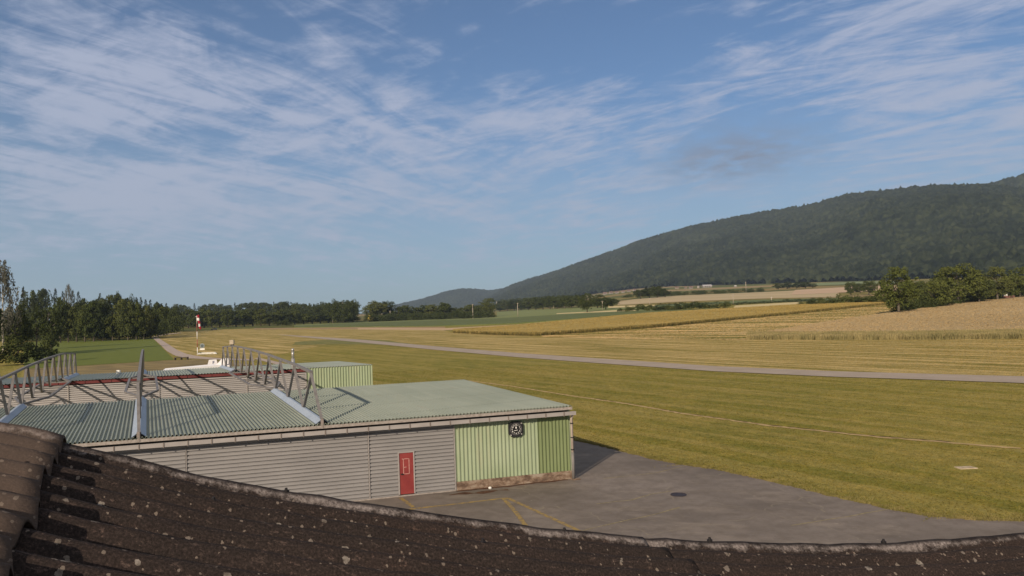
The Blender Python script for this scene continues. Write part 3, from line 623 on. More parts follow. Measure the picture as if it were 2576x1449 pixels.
for i in range(110):
    x = random.uniform(-330, 425); p = tp(x, 850 - .02 * x); k = random.uniform(1.1, 1.5); q = p * k; q[2] = zt(q[0], q[1])
    kd = random.choice(['conifer', 'tall', 'tall']); it.append((kd, q, 11 if kd == 'tall' else 7, 20 * random.uniform(.85, 1.1) * (1.05 if x < 200 else .92)))
mass('forest', it, LM['dark'], 'dark forest depths behind the left forest edge')
it = []
for i in range(120):
    x = random.uniform(-60, 450); p = tp(x, 864 - .03 * max(x, 100) if x < 385 else 852 - (x - 385) * .2); q = p * random.uniform(1.01, 1.07); q[2] = zt(q[0], q[1]); it.append(('bush', q, random.uniform(7, 12), random.uniform(6, 17)))
mass('undergrowth', it, LM['dark'], 'dark undergrowth filling the foot of the left forest edge', .4)

# middle tree line, far left of centre
GM = 'trees of the distant line behind the airfield'
ml = [(455, 826, 784), (474, 826, 778), (494, 826, 781), (514, 825, 776), (533, 825, 780), (553, 824, 783), (573, 824, 777), (594, 823, 782), (615, 822, 779), (636, 821, 783), (656, 821, 778), (678, 820, 785), (698, 819, 779), (720, 818, 786), (742, 817, 781), (764, 816, 787), (786, 815, 790), (806, 814, 786), (826, 813, 789), (868, 811, 787), (888, 810, 792)]
for i, (x, b, t) in enumerate(ml):
    tree('round' if i % 3 else 'tall', x, b, t, 34 + 6 * (i % 2), f'rounded far tree, {ORD[i]} rightward in the line behind the windsock' if i < 19 else f'low far tree, {ORD[i - 19]} one right of the dead bare tree', GM, ['broad', 'dark', 'broad', 'light'][i % 4] if i not in (0, 9, 13) else 'dark')
tree('loose', 838, 813, 755, 50, 'tall open-crowned tree standing over the distant line', GM, 'dark')
for i, (x, t) in enumerate([(448, 767), (468, 770), (490, 767), (512, 769), (532, 767), (552, 768), (572, 770), (592, 766), (611, 765), (630, 764), (650, 762), (670, 764), (690, 765), (705, 763), (724, 763), (746, 767), (768, 769), (790, 771), (812, 772), (852, 770), (872, 774), (886, 775)]):
    tree('conifer' if i % 5 == 2 else 'round', x, 815, t, 20 if i % 5 == 2 else 34, 'dark wooded top behind the distant tree line', 'wooded tops behind the distant tree line', None if i % 5 == 2 else 'dark', 160)
it = []
for i in range(90):
    x = random.uniform(430, 900); p = tp(x, 815); k = random.uniform(1.05, 1.7); q = p * k; q[2] = zt(q[0], q[1]); it.append(('round', q, 19, 19 * k * random.uniform(.8, 1.05)))
mass('forest', it, LM['dark'], 'dark far wood behind the distant tree line')
it = []
for i in range(140):
    x = random.uniform(430, 905); p = tp(x, 826 - (x - 430) * .035) ; q = p * random.uniform(.99, 1.04); q[2] = zt(q[0], q[1]); it.append(('bush', q, 14, random.uniform(6, 13)))
mass('undergrowth', it, LM['broad'], 'low undergrowth fringe at the foot of the distant trees', .2)
tree('bush', 715, 820, 802, 42, 'single rounded green bush in front of the distant line', None, 'broad')
# dead bare tree
p = tp(863, 812); d = depth(p); dead = MB(); hh = 54 * d / F
dead.tube([(0, 0, 0), (.2, 0, hh * .5), (0, 0, hh)], [.45, .3, .06], 7)
for k in range(16):
    z = hh * random.uniform(.35, .92); t = random.uniform(0, 6.28); ln = random.uniform(1.5, 4) * (1.15 - z / hh)
    dead.tube([(0, 0, z), (math.cos(t) * ln * .6, math.sin(t) * ln * .6, z + ln * .5), (math.cos(t) * ln, math.sin(t) * ln, z + ln * 1.2)], [.14, .09, .03], 5)
o = dead.build('dead_tree', simple('dead_wood', C3(.20, .17, .14), C3(.3, .26, .22), .5), None, True, label='thin bare dead tree in the distant line', cat='tree'); o.location = Vector(p)

# trees right of the gap, toward the copse
GT = 'trees between the gap and the pale green field'
for i, (k, x, b, t, w, lab) in enumerate([('oak', 932, 809, 764, 44, 'low broad tree at the left end of the dark clump'), ('oak', 950, 808, 753, 50, 'tallest flat-topped tree of the dark clump'), ('oak', 972, 807, 756, 46, 'dark tree at the right shoulder of the flat-topped clump'),
        ('round', 1000, 806, 772, 42, 'small round tree right of the flat-topped clump'), ('round', 1022, 805, 768, 36, 'low dark tree, second right of the flat-topped clump'), ('round', 1045, 804, 774, 40, 'low tree, third right of the flat-topped clump'), ('tall', 1066, 803, 768, 34, 'narrow tree left of the round-topped tree'),
        ('round', 1088, 803, 766, 38, 'rounded tree just left of the round-headed tall tree'), ('tall', 1119, 802, 757, 34, 'tall round-headed tree left of the red roof'), ('round', 1104, 802, 772, 34, 'low tree tucked beside the round-headed tall tree'), ('round', 1142, 801, 774, 38, 'low tree directly below the red roof'),
        ('round', 1166, 800, 772, 38, 'low tree right below the red roof'), ('round', 1186, 800, 766, 38, 'rounded tree left of the dense dark tree'), ('round', 1204, 799, 769, 34, 'small tree touching the dense dark tree'), ('oak', 1228, 798, 751, 46, 'dense dark tall tree at the end of the row')]):
    tree(k, x, b, t, w, lab, GT, 'dark' if k == 'oak' else 'broad')
it = []
for i in range(120):
    x = random.uniform(925, 1235); p = tp(x, 810 - (x - 925) * .034); q = p * random.uniform(1.0, 1.06); q[2] = zt(q[0], q[1]); it.append(('bush', q, 13, random.uniform(6, 12)))
mass('undergrowth', it, LM['dark'], 'low undergrowth beneath the trees along the pale green strip', .25)
GC = 'trees of the dark copse beyond the light green field'
for i, (x, t) in enumerate([(1258, 758), (1276, 756), (1294, 753), (1312, 752), (1330, 751), (1348, 748), (1366, 746), (1384, 744), (1402, 746), (1420, 743), (1438, 744), (1456, 745)]):
    tree('round' if i % 3 else 'tall', x, 783 - (x - 1258) * .042, t, 30, f'dark copse tree, {ORD[i]} rightward beyond the light green field', GC, 'dark')
for i in range(10):
    tree('round', 1268 + i * 21, 776 - i * .8, 753 - i * 1.3, 32, 'dark treetop behind the copse front row', 'rear treetops of the copse', 'dark', 60)
tree('oak', 1477, 786, 739, 42, 'dark round tree standing forward at the copse end', GC, 'dark')
tree('oak', 1503, 775, 742, 40, 'dark tree filling the gap behind the forward round tree', GC, 'dark')
tree('round', 1524, 779, 746, 36, 'dark tree behind the leaning pole at the copse end', GC, 'dark')
tree('round', 1547, 767, 751, 24, 'small lone tree left of the tan hillside', GC, 'dark')
it = []
for i in range(60):
    x = random.uniform(1250, 1530); p = tp(x, 782 - (x - 1258) * .042); q = p * random.uniform(1.01, 1.12); q[2] = zt(q[0], q[1]); d = depth(q); it.append(('bush', q, 30 * d / F, random.uniform(14, 26) * d / F))
mass('undergrowth', it, LM['dark'], 'dark undergrowth filling the far copse', .3)
# hillside tree groups
GH = 'trees standing on the tan hillside'
for x, b, t, w, lab in [(1612, 752, 727, 34, 'left dark tree of the four-tree clump on tan field'), (1634, 750, 722, 36, 'second dark tree of the clump on tan field'), (1654, 749, 720, 36, 'tallest tree of the clump on tan field'), (1674, 748, 726, 28, 'right dark tree of the clump on tan field')]:
    tree('round', x, b, t, w, lab, GH, 'dark')
it = []
for i in range(70):
    x = random.uniform(1560, 1930); b = 752 - (x - 1560) * .046; p = tp(x, b); q = p * random.uniform(1.02, 1.12); q[2] = zt(q[0], q[1]); d = depth(q); it.append(('bush', q, 26 * d / F, random.uniform(8, 15) * d / F))
mass('woods', it, LM['dark'], 'low dark woods along the top of the tan field', .3)
for i, (x, b, t, w, lab) in enumerate([(1958, 728, 712, 26, 'left end tree of small wood on peach field'), (1980, 727, 709, 28, 'second tree of small wood on peach field'), (2003, 726, 710, 28, 'middle tree of small wood on peach field'), (2026, 725, 709, 28, 'rounded tree near right of small wood on peach field'), (2044, 724, 713, 22, 'low right end tree of small wood on peach field'),
        (2141, 743, 710, 30, 'dark upright tree left of the pale gap'), (2164, 738, 713, 28, 'low dark tree behind the pale gap'), (2186, 742, 706, 36, 'dark broad tree right of the pale gap')]):
    tree('round', x, b, t, w, lab, GH, 'dark')
# hedgerow bushes
GB = 'bushes of the hedgerow between the fields'
hb = [(1560, 784, 774, 16), (1583, 785, 768, 32), (1612, 784, 764, 36), (1636, 783, 767, 34), (1660, 783, 766, 36), (1684, 782, 768, 34), (1706, 781, 764, 34), (1728, 780, 759, 36), (1750, 780, 757, 36), (1772, 778, 762, 34), (1796, 777, 764, 34), (1826, 775, 759, 40)]
for i, (x, b, t, w) in enumerate(hb):
    tree('bush', x, b, t, w, f'hedgerow bush, {ORD[i]} from the left in the middle hedge' if i else 'tiny lone bush just left of the middle hedge', GB, 'broad' if i % 2 else 'dark')
it = []
for i in range(26):
    x = 1850 + i * 8.5; p = tp(x, 768 - (x - 1850) * .05); d = depth(p); it.append(('bush', p * random.uniform(1., 1.03), 24 * d / F, random.uniform(7, 13) * d / F))
for i in range(14):
    x = 1660 + i * 13; p = tp(x, 769 - (x - 1660) * .03); d = depth(p); it.append(('bush', p, 22 * d / F, random.uniform(6, 11) * d / F))
mass('undergrowth', it, LM['dark'], 'thin scrub line continuing the middle hedge', .25)
hb2 = [(2016, 769, 760, 30), (2042, 769, 752, 36), (2068, 768, 749, 36), (2094, 767, 745, 40), (2120, 766, 738, 40), (2142, 765, 744, 38), (2164, 765, 741, 40), (2188, 764, 742, 40), (2208, 764, 739, 40), (2228, 764, 738, 40)]
for i, (x, b, t, w) in enumerate(hb2):
    tree('bush', x, b, t, w, f'green bush, {ORD[i]} from the left in the hedge leading to the big trees', 'bushes of the hedge leading to the big trees', 'broad')
# big trees at right
GR = 'big leafy trees above the wheat field'
tree('oak', 2262, 792, 674, 98, 'large bright leafy tree at the corner of the wheat', GR, 'light')
tree('tall', 2313, 786, 708, 44, 'small tree in the gap beside the large corner tree', GR, 'dark', 25)
tree('round', 2352, 776, 706, 70, 'yellowish lower tree right of the large corner tree', GR, 'light')
tree('oak', 2412, 768, 658, 100, 'tallest dark tree of the row with a pale trunk', GR, 'light')
tree('tall', 2374, 775, 684, 48, 'dark tree showing between yellowish and tallest tree', GR, 'dark', 25)
tree('oak', 2464, 764, 692, 64, 'rounded tree right of the tallest dark tree', GR, 'dark')
tree('oak', 2510, 758, 673, 76, 'broad leafy tree left of the last tree in frame', GR, 'broad')
tree('oak', 2566, 752, 674, 74, 'tree at the right edge of the photo above the wheat', GR, 'light')
it = []
for i in range(34):
    x = 2262 + i * 13; b = 789 - (x - 2262) * .128; p = tp(x, max(b, 735)); d = depth(p); it.append(('bush', p * random.uniform(1.01, 1.06), 60 * d / F, random.uniform(30, 55) * d / F))
mass('undergrowth', it, LM['dark'], 'shaded undergrowth along the top edge of the wheat', .5)

# ------------------------------------------------------------------ utility poles
wood = simple('pole_wood', C3(.22, .18, .14), C3(.52, .45, .37), 1., .85)
def pole(px, b, t, label):
    p = tp(px, b); d = depth(p); hh = (b - t) * d / F; o = empty('utility_pole', p, label, 'utility pole', 'utility poles crossing the fields')
    r = max(.14, .85 * d / F)
    MB().tube([(0, 0, -.3), (0, 0, hh)], [r, r * .75], 8).build('mast', wood, o, True)
    MB().bar((-.9, 0, hh - .35), (.9, 0, hh - .35), .14).build('crossarm', wood, o)
    for k in (-.8, 0, .8): MB().tube([(k, 0, hh - .28), (k, 0, hh - .05)], .05, 6).build('insulator', wood, o)
for a in [(982, 807, 782, 'utility pole before the flat-topped clump of trees'), (1190, 801, 765, 'utility pole left of the dense dark tree'), (1250, 781, 758, 'utility pole at the left end of the copse'), (1303, 797, 762, 'utility pole standing in the light green field'), (1393, 777, 761, 'utility pole against the middle of the copse'),
          (1516, 780, 757, 'utility pole in front of the copse end trees'), (1635, 774, 750, 'thin utility pole rising left of the hedge middle'), (1745, 768, 756, 'short utility pole behind the middle hedge'), (1845, 766, 740, 'utility pole at the right end of the middle hedge'), (1941, 762, 747, 'utility pole above the scrub line'), (1877, 736, 709, 'tall utility pole below the mountain wood')]: pole(*a)

# ------------------------------------------------------------------ village houses
wallm = simple('render_wall', C3(.24, .20, .175), C3(.34, .30, .27), .3); tile = simple('roof_tile', C3(.14, .085, .065), C3(.20, .125, .095), .4); wtile = simple('pale_roof', C3(.36, .34, .33), C3(.44, .42, .41), .4)
redr = simple('red_roof', C3(.25, .06, .05), C3(.33, .09, .07), .4); glass = simple('window_dark', C3(.02, .025, .03), C3(.04, .045, .05), 1., .2)
def house(px, b, wpx, hpx, label, roof=tile, rz=0., group='village houses at the mountain foot'):
    p = tp(px, b); d = depth(p); w = wpx * .62 * d / F; hh = hpx * .66 * d / F; dp = w * .8; e = hh * .55
    o = empty('house', p, label, 'house', group, rz)
    a, c = w / 2, dp / 2
    MB().add([(-a, -c, -2), (a, -c, -2), (a, c, -2), (-a, c, -2), (-a, -c, e), (a, -c, e), (a, c, e), (-a, c, e), (-a, 0, hh * .96), (a, 0, hh * .96)],
             [(0, 1, 5, 4), (2, 3, 7, 6), (1, 2, 6, 9, 5), (3, 0, 4, 8, 7)]).build('wall', wallm, o)
    k = 1.1; t = .35
    MB().hexa([(-a * k, -c * k, e - .3), (a * k, -c * k, e - .3), (a * k, 0, hh), (-a * k, 0, hh), (-a * k, -c * k, e - .3 + t), (a * k, -c * k, e - .3 + t), (a * k, 0, hh + t), (-a * k, 0, hh + t)]) \
        .hexa([(-a * k, 0, hh), (a * k, 0, hh), (a * k, c * k, e - .3), (-a * k, c * k, e - .3), (-a * k, 0, hh + t), (a * k, 0, hh + t), (a * k, c * k, e - .3 + t), (-a * k, c * k, e - .3 + t)]).build('roof', roof, o)
    for x in (-.5, 0, .5):
        MB().box((x * a - .09 * w, -c - .05, e * .35), (x * a + .05 * w, -c + .05, e * .75)).build('window', glass, o)
for a in [(1522, 741, 15, 9, 'leftmost house of the village row'), (1537, 739, 13, 9, 'village house, second in the row from the left', tile, .3), (1552, 738, 13, 8, 'village house, third in the row from the left'), (1568, 736, 13, 8, 'pale village house near the row middle', tile, -.3), (1582, 734, 13, 8, 'village house, second right of the row middle'),
          (1596, 732, 12, 8, 'last brown roofed house of the village row', tile, .4), (1703, 726, 14, 7, 'low house right of the hillside clump of trees'), (1725, 726, 10, 6, 'small house left of the big white building'), (1738, 726, 14, 9, 'brown roofed house beside a white gabled house', tile, .2), (1757, 725, 10, 9, 'white gabled house among the far trees', wtile, 1.2),
          (1778, 723, 34, 10, 'large white long building below the mountain wood', wtile), (1850, 722, 8, 6, 'tiny white house at the right of the far buildings', wtile)]: house(*a)
house(1150, 777, 20, 14, 'red roofed house behind the low trees', redr, 0., 'houses near the tree rows'); house(783, 787, 14, 9, 'reddish roofed house peeking out of the distant tree line', tile, 0., 'houses near the tree rows')
# small yellow machine and the dark car
p = tp(935, 809); d = depth(p); yel = simple('yellow_paint', C3(.50, .38, .06), C3(.6, .45, .09), .5, .5); blk = simple('black_rubber', C3(.015, .015, .015), C3(.03, .03, .03), 2.)
o = empty('farm_machine', p, 'small yellow farm machine beside the dark clump of trees', 'farm machine', rz=.1); u = d / F
b = MB().box((-9 * u, -1.2, 1.0), (9 * u, 1.2, 1.0 + 8 * u)).build('body', yel, o); bevel(b, .2)
b = MB().box((-9 * u, -1.1, 1 + 8 * u), (-3 * u, 1.1, 1 + 14 * u)).build('cab', yel, o); bevel(b, .2)
for x in (-6 * u, 6 * u):
    for y in (-1.3, 1.3): MB().tube([(x, y - .2, .8), (x, y + .2, .8)], .85, 14).build('wheel', blk, o)
p = tp(538.5, 830.5); car = empty('parked_car', p, 'small dark car parked on the far straw field', 'car', rz=.25); cp = simple('dark_paint', C3(.012, .015, .03), C3(.02, .024, .04), 1., .3)
b = MB().hexa([(-2.2, -.88, .35), (2.2, -.88, .35), (2.2, .88, .35), (-2.2, .88, .35), (-2.15, -.85, .95), (2.2, -.85, 1.0), (2.2, .85, 1.0), (-2.15, .85, .95)]).build('body', cp, car); bevel(b, .1)
b = MB().hexa([(-1.1, -.8, .94), (2.0, -.8, .98), (2.0, .8, .98), (-1.1, .8, .94), (-.3, -.65, 1.5), (1.7, -.65, 1.5), (1.7, .65, 1.5), (-.3, .65, 1.5)]).build('cabin', glass, car); bevel(b, .06)
MB().box((-.2, -.6, 1.495), (1.6, .6, 1.53)).build('roof', cp, car)
for x in (-1.35, 1.4):
    for y in (-.82, .82): MB().tube([(x, y - .11, .33), (x, y + .11, .33)], .33, 14).build('wheel', blk, car)

# ------------------------------------------------------------------ windsock, sign, signal frame, bench, hut
white = simple('white_paint', C3(.70, .68, .64), C3(.80, .78, .74), 2., .5); redp = simple('sock_red', C3(.26, .012, .03), C3(.36, .02, .04), 3., .7)
p = tp(497, 894); d = depth(p); u = d / F; hp = (894 - 794) * u
ws = empty('windsock', p, 'limp red and white windsock on a slim tall mast', 'windsock')
for k in range(5):
    MB().tube([(0, 0, hp * k / 5), (0, 0, hp * (k + 1) / 5)], [.10 - .009 * k, .092 - .009 * k], 10).build('mast_section', white if k % 2 == 0 else simple('mast_red_%d' % k, C3(.30, .10, .07), C3(.36, .13, .10)), ws, True)
MB().tube([(.35 * math.cos(t), .35 * math.sin(t) , hp - .25) for t in np.linspace(0, 6.28, 17)], .035, 6, False).build('hoop', white, ws)
prof = []
zs = np.linspace(hp - .05, hp - 36 * u, 11)
for k in range(5):
    pts = []; rad = []
    for j in range(5):
        q = (k * 4 + j) / 20; pts.append((.28 + .55 * q + .06 * math.sin(q * 14), .05 * math.sin(q * 9), hp + .12 - q * 36 * u)); rad.append((.29 - .06 * q) * (1 + .12 * math.sin(q * 23 + 1)))
    MB().tube(pts, rad, 14, k in (0, 4)).build('sock_band', redp if k % 2 == 0 else white, ws, True)
p = tp(509, 883); u = depth(p) / F; sg = empty('round_sign', p, 'grey round sign with a pale plate beneath it near the windsock', 'sign')
gs = simple('sign_grey', C3(.16, .19, .19), C3(.22, .25, .25), 2.); zc = 13 * u
MB().tube([(0, .04, 0), (0, .04, zc)], .05, 8).build('post', wood, sg)
MB().tube([(0, -.03, zc), (0, .03, zc)], 6.2 * u, 24).build('disc', gs, sg); MB().tube([(0, -.05, zc), (0, -.031, zc)], 3.4 * u, 20).build('disc_centre', simple('sign_dark', C3(.06, .08, .09), C3(.09, .11, .12)), sg)
MB().box((-6 * u, -.03, zc - 10 * u), (6 * u, .03, zc - 6.4 * u)).build('plate', white, sg)
a0 = gp(497, 892.5); a1 = gp(544, 891.5); a2 = gp(540, 888.5); a3 = gp(504, 890)
fr_ = MB()
for q, r in ((a0, a1), (a1, a2), (a3, a2), (a0, a3)): fr_.bar(q + [0, 0, .22], r + [0, 0, .22], .34, .16)
for q in (a0, a1, a2, a3): fr_.bar(q, q + [0, 0, .2], .2)
fr_.build('signal_frame', white, None, label='low white rectangular frame lying at the windsock foot', cat='frame')
p = gp(456.5, 906); u = depth(p) / F; dk = simple('dark_plank', C3(.035, .028, .022), C3(.08, .06, .05), 1.)
bn = empty('low_table', p, 'low dark wooden table beside the end of the gravel track', 'table', rz=.15); w = 16 * u
MB().box((-w, -.5, 6 * u), (w, .5, 7.4 * u)).build('top', dk, bn)
MB().box((-w * .95, -.1, 3.2 * u), (w * .95, .1, 4 * u)).build('rail', dk, bn)
for x in (-.92, 0, .92): MB().box((x * w - .09, -.45, 0), (x * w + .09, .45, 6 * u - .003)).build('leg', dk, bn)
p = tp(2537, 754); u = depth(p) / F; ht = empty('trailer_hut', p, 'brick red small trailer between the trees at right', 'trailer')
b = MB().box((-14 * u, -1.2, .7), (12 * u, 1.2, 10 * u)).build('body', simple('brick_red', C3(.16, .075, .06), C3(.22, .11, .09)), ht); bevel(b, .08)
MB().box((-13 * u, -1.1, 10 * u), (-6 * u, 1.1, 15 * u)).build('cab', white, ht)
for x in (-9 * u, 7 * u): MB().tube([(x, -1.3, .5), (x, 1.3, .5)], .5, 14).build('wheel', blk, ht)

# ------------------------------------------------------------------ hangars
ew = np.array([.960, .28, 0]); ew /= np.linalg.norm(ew); ed = np.array([-.445, .895, 0]); ed /= np.linalg.norm(ed)
O = np.array([-8.7545, 33.3801, 0.]); UP = np.array([0, 0, 1.])
nrm = np.array([ew[1], -ew[0], 0])           # out of the front wall
def hp_(w, s, z): return O + ew * w + ed * s + UP * z
def wall_w(px, py, s=.28):
    d = ray(px, py); A_ = np.array([[d[0], -ew[0]], [d[1], -ew[1]]]); t, w = np.linalg.solve(A_, (O + s * ed)[:2]); return w, (CAM + t * d)[2]
WL = -24.0; WR = 12.02
sheet = N('roof_sheet_green'); v = sheet.pos((.25, 4, 1), math.atan2(ed[1], ed[0]) * -1); v2 = sheet.pos()
f = sheet.noise(v2, .18, 4); g_ = sheet.noise(v2, 2.2, 6, .7); st_ = sheet.noise(sheet.pos((.15, 3, 1), -math.atan2(ed[1], ed[0])), 1.2, 5)
c = sheet.ramp(f, [(.3, C3(.222, .252, .208)), (.7, C3(.285, .315, .265))]); c = sheet.mix(sheet.math('MULTIPLY', sheet.mask(st_, .5, .75), .35), c, C3(.37, .38, .32)); c = sheet.mix(sheet.math('MULTIPLY', sheet.mask(g_, .55, .8), .3), c, C3(.19, .22, .16))
rx_ = sheet.pos((1 / 3.45, 1 / 1.02, 0), -math.atan2(ed[1], ed[0])); fl_ = sheet.n('ShaderNodeVectorMath', operation='FLOOR'); sheet.l(rx_, fl_.inputs[0]); wn_ = sheet.n('ShaderNodeTexWhiteNoise', noise_dimensions='2D'); sheet.l(fl_.outputs[0], wn_.inputs['Vector'])
c = sheet.mix(sheet.math('MULTIPLY', wn_.outputs['Value'], .32), c, C3(.20, .225, .18))          # each sheet has faded a little differently
lap = sheet.math('LESS_THAN', sheet.math('FRACT', sheet.sep(rx_)[0]), .018); c = sheet.mix(sheet.math('MULTIPLY', lap, .6), c, C3(.10, .11, .09))
rs_ = sheet.mask(sheet.noise(sheet.pos((.12, 2.6, 1), -math.atan2(ed[1], ed[0]), loc=(3, 9, 0)), 1.6, 6, .7), .60, .72); c = sheet.mix(sheet.math('MULTIPLY', rs_, .35), c, C3(.23, .17, .11))
sheet.col(c); sheet.set(.55, .0, .35)
def corr_sheet(name, w0, w1, s0, s1, z0, z1, pitch, dep, mat, parent, ns=10, th=.012):
    """trapezoid ribbed roof sheet running along the truss direction"""
    n = int((w1 - w0) / pitch); ws = []; zs = []
    for i in range(n):
        for a, z in ((0, 0), (.42, 0), (.55, 1), (.87, 1)): ws.append(w0 + (i + a) * pitch); zs.append(z * dep)
    ws.append(w1); zs.append(0)
    ws = np.array(ws); zs = np.array(zs); ss = np.linspace(s0, s1, ns)
    Z = z0 + (z1 - z0) * (ss - s0) / (s1 - s0)
    top = np.array([[hp_(w, s, z + zz) for s, zz in zip(ss, Z)] for w, z in zip(ws, zs)])
    bot = top - UP * th; nw = len(ws)
    V = np.concatenate([top.reshape(-1, 3), bot.reshape(-1, 3)]); g = grid_faces(nw, ns); k = nw * ns
    e0 = np.array([[i * ns, (i + 1) * ns, k + (i + 1) * ns, k + i * ns] for i in range(nw - 1)]); e1 = e0 + ns - 1
    Fs = np.concatenate([g, g[:, ::-1] + k, e0[:, ::-1], e1])
    return link(name, mesh_np(name, V, Fs, mat), parent)
def qslab(mb, w0, w1, s0, s1, z0, z1):
    return mb.hexa([hp_(w0, s0, z0), hp_(w1, s0, z0), hp_(w1, s1, z0), hp_(w0, s1, z0), hp_(w0, s0, z1), hp_(w1, s0, z1), hp_(w1, s1, z1), hp_(w0, s1, z1)])
beige = simple('beige_trim', C3(.285, .262, .25), C3(.345, .32, .305), 1.2, .6, stretch=(1, 1, 3)); dirty = simple('stained_fascia', C3(.25, .215, .19), C3(.36, .32, .29), 9., .8)
doorm = N('grey_door_sheet'); f = doorm.noise(doorm.pos((.4, .4, 1.5)), .8, 6, .6); g_ = doorm.noise(doorm.pos((3, 3, .35)), 2.5, 5, .7)
c = doorm.ramp(f, [(.3, C3(.215, .206, .203)), (.7, C3(.27, .258, .253))]); c = doorm.mix(doorm.math('MULTIPLY', doorm.mask(g_, .55, .8), .25), c, C3(.17, .15, .14)); doorm.col(c); doorm.set(.6, 0, .3)
def slat_panel(mb, w0, w1, s, z0, z1, pitch=.172, dep=.055):
    """horizontal ribbed sheet with narrow grooves; facing the yard"""
    ps = []; z = z1
    while z > z0 + .02:
        for dz, o_ in ((0, 0), (.60, .010), (.68, -dep), (.93, -dep)):
            zz = z - dz * pitch
            if zz > z0: ps.append((zz, o_))
        z -= pitch
    ps.append((z0, 0)); vs = []
    for zz, o_ in ps:
        for w in (w0, w1): vs.append(hp_(w, s - .05 - o_, zz))
    fs = [(2 * i, 2 * i + 2, 2 * i + 3, 2 * i + 1) for i in range(len(ps) - 1)]
    n = len(vs); vs += [hp_(w0, s + .02, z1), hp_(w1, s + .02, z1), hp_(w0, s + .02, z0), hp_(w1, s + .02, z0)]
    fs += [(n, 0, 1, n + 1), (n + 2, n + 3, n - 1, n - 2)] + [tuple([n] + [n + 2] + [2 * i for i in range(len(ps) - 1, -1, -1)])] + [tuple([n + 1] + [2 * i + 1 for i in range(len(ps))] + [n + 3])]
    return mb.add(vs, fs)
def rib_wall(name, w0, w1, s, z0, z1, mat, parent, pitch=.19, dep=.045):
    n = int(round((w1 - w0) / pitch)); m = 8; ws = np.linspace(w0, w1, n * m + 1); ph = (np.arange(n * m + 1) % m) / m
    off = dep * np.clip(.5 + .8 * np.cos(2 * math.pi * ph), 0, 1)
    V = np.array([[hp_(w, s - o_, z) for z in (z0, z1)] for w, o_ in zip(ws, off)]).reshape(-1, 3)
    return link(name, mesh_np(name, V, grid_faces(len(ws), 2), mat, True), parent)
def weather(name, c1, c2, dirt):
    m = N(name); f = m.noise(m.pos((2.5, 2.5, .3)), 1.6, 6, .65); g = m.noise(m.pos(), .5, 4); x, y, z = m.sep(m.n('ShaderNodeNewGeometry').outputs['Position'])
    c = m.ramp(g, [(.35, c1), (.65, c2)]); c = m.mix(m.math('MULTIPLY', m.mask(f, .52, .72), .35), c, dirt); m.col(c); m.set(.6, 0, .3); return m.m
greenA = weather('pale_green_sheet', C3(.25, .305, .19), C3(.30, .355, .235), C3(.32, .27, .18)); greenB = weather('mid_green_sheet', C3(.142, .180, .080), C3(.17, .21, .098), C3(.12, .13, .06))
conc = N('stained_concrete'); f = conc.noise(conc.pos((1, 1, 2)), 1.6, 7, .7); g_ = conc.noise(conc.pos(), 7., 5); c = conc.ramp(f, [(.40, C3(.30, .25, .20)), (.49, C3(.20, .13, .09)), (.58, C3(.06, .028, .018))]); conc.col(conc.mix(conc.math('MULTIPLY', g_, .4), c, C3(.33, .27, .2))); conc.set(.9)
hg = empty('hangar', hp_(0, 7, 0), 'front hangar with green ribbed roof and grey slatted doors facing the apron', 'hangar')
INV = Matrix.Translation(hg.location).inverted()
def under(root):
    inv = Matrix.Translation(root.location).inverted()
    for c in root.children: c.matrix_parent_inverse = inv
ZF, ZB = 3.60, 3.96
for a, b in ((WL, -13.6), (-13.6, -7.54), (-7.54, 0.), (0., WR)):
    corr_sheet('roof', a + .004, b - .004, -.02, 13.75, ZF + .02, ZB, .168, .072, sheet.m, hg)
# fascia, gutter
qslab(MB(), WL, WR, .0, .06, 3.465, 3.60).build('fascia', dirty, hg)
gt = qslab(MB(), WL, WR + .07, -.20, -.03, 3.23, 3.24)
qslab(gt, WL, WR + .07, -.225, -.20, 3.22, 3.40); qslab(gt, WL, WR + .07, -.03, -.02, 3.23, 3.38)
gto = gt.build('gutter', beige, hg)
k = WL + .3
while k < WR:
    qslab(MB(), k - .02, k + .02, -.25, -.226, 3.19, 3.42).build('bracket', simple('bracket_metal', C3(.16, .13, .115), C3(.2, .17, .15)) if 'bracket_metal' not in bpy.data.materials else bpy.data.materials['bracket_metal'], gto); k += .95
S0 = .28
wA = wall_w(468, 1150)[0]; wB = wall_w(927, 1150)[0]; wC = wall_w(1143, 1150)[0]; wD = wall_w(1352, 1120)[0]; wD0, wD1 = wall_w(1004, 1200)[0], wall_w(1040, 1200)[0]
ztop = 3.18
qslab(MB(), WL, WR, S0 + .12, S0 + .2, ztop - .1, 3.55).build('lintel', simple('dark_lintel', C3(.02, .02, .02), C3(.04, .04, .035)), hg)  # near-black board, paints the shadow line between fascia and gutter
dzt = wall_w(1022, 1138)[1]; dzb = .10
def door_part(mb, name='sliding_door', label=None): return mb.build(name, doorm.m, hg, label=label)
door_part(slat_panel(MB(), WL, wA - .03, S0, .06, ztop)); door_part(slat_panel(MB(), wA + .03, wB - .03, S0, .06, ztop))
third = slat_panel(MB(), wB + .03, wD0 - .04, S0, .06, ztop); slat_panel(third, wD1 + .04, wC - .03, S0, .06, ztop); slat_panel(third, wD0 - .04, wD1 + .04, S0, dzt + .05, ztop); door_part(third)
for w in (wA, wB, wC): qslab(MB(), w - .016, w + .016, S0 - .09, S0 + .03, .05, ztop).build('seam_post', beige, hg)
qslab(MB(), WL, wC, S0 - .08, S0 + .1, .0, .055).build('door_track', dirty, hg)
rd = qslab(MB(), wD0, wD1, S0 - .05, S0 - .01, dzb, dzt).build('door', simple('red_door', C3(.20, .032, .032), C3(.25, .046, .042), 2., .5), hg, label='red personnel door in the grey slatted sliding door')
frm = MB()
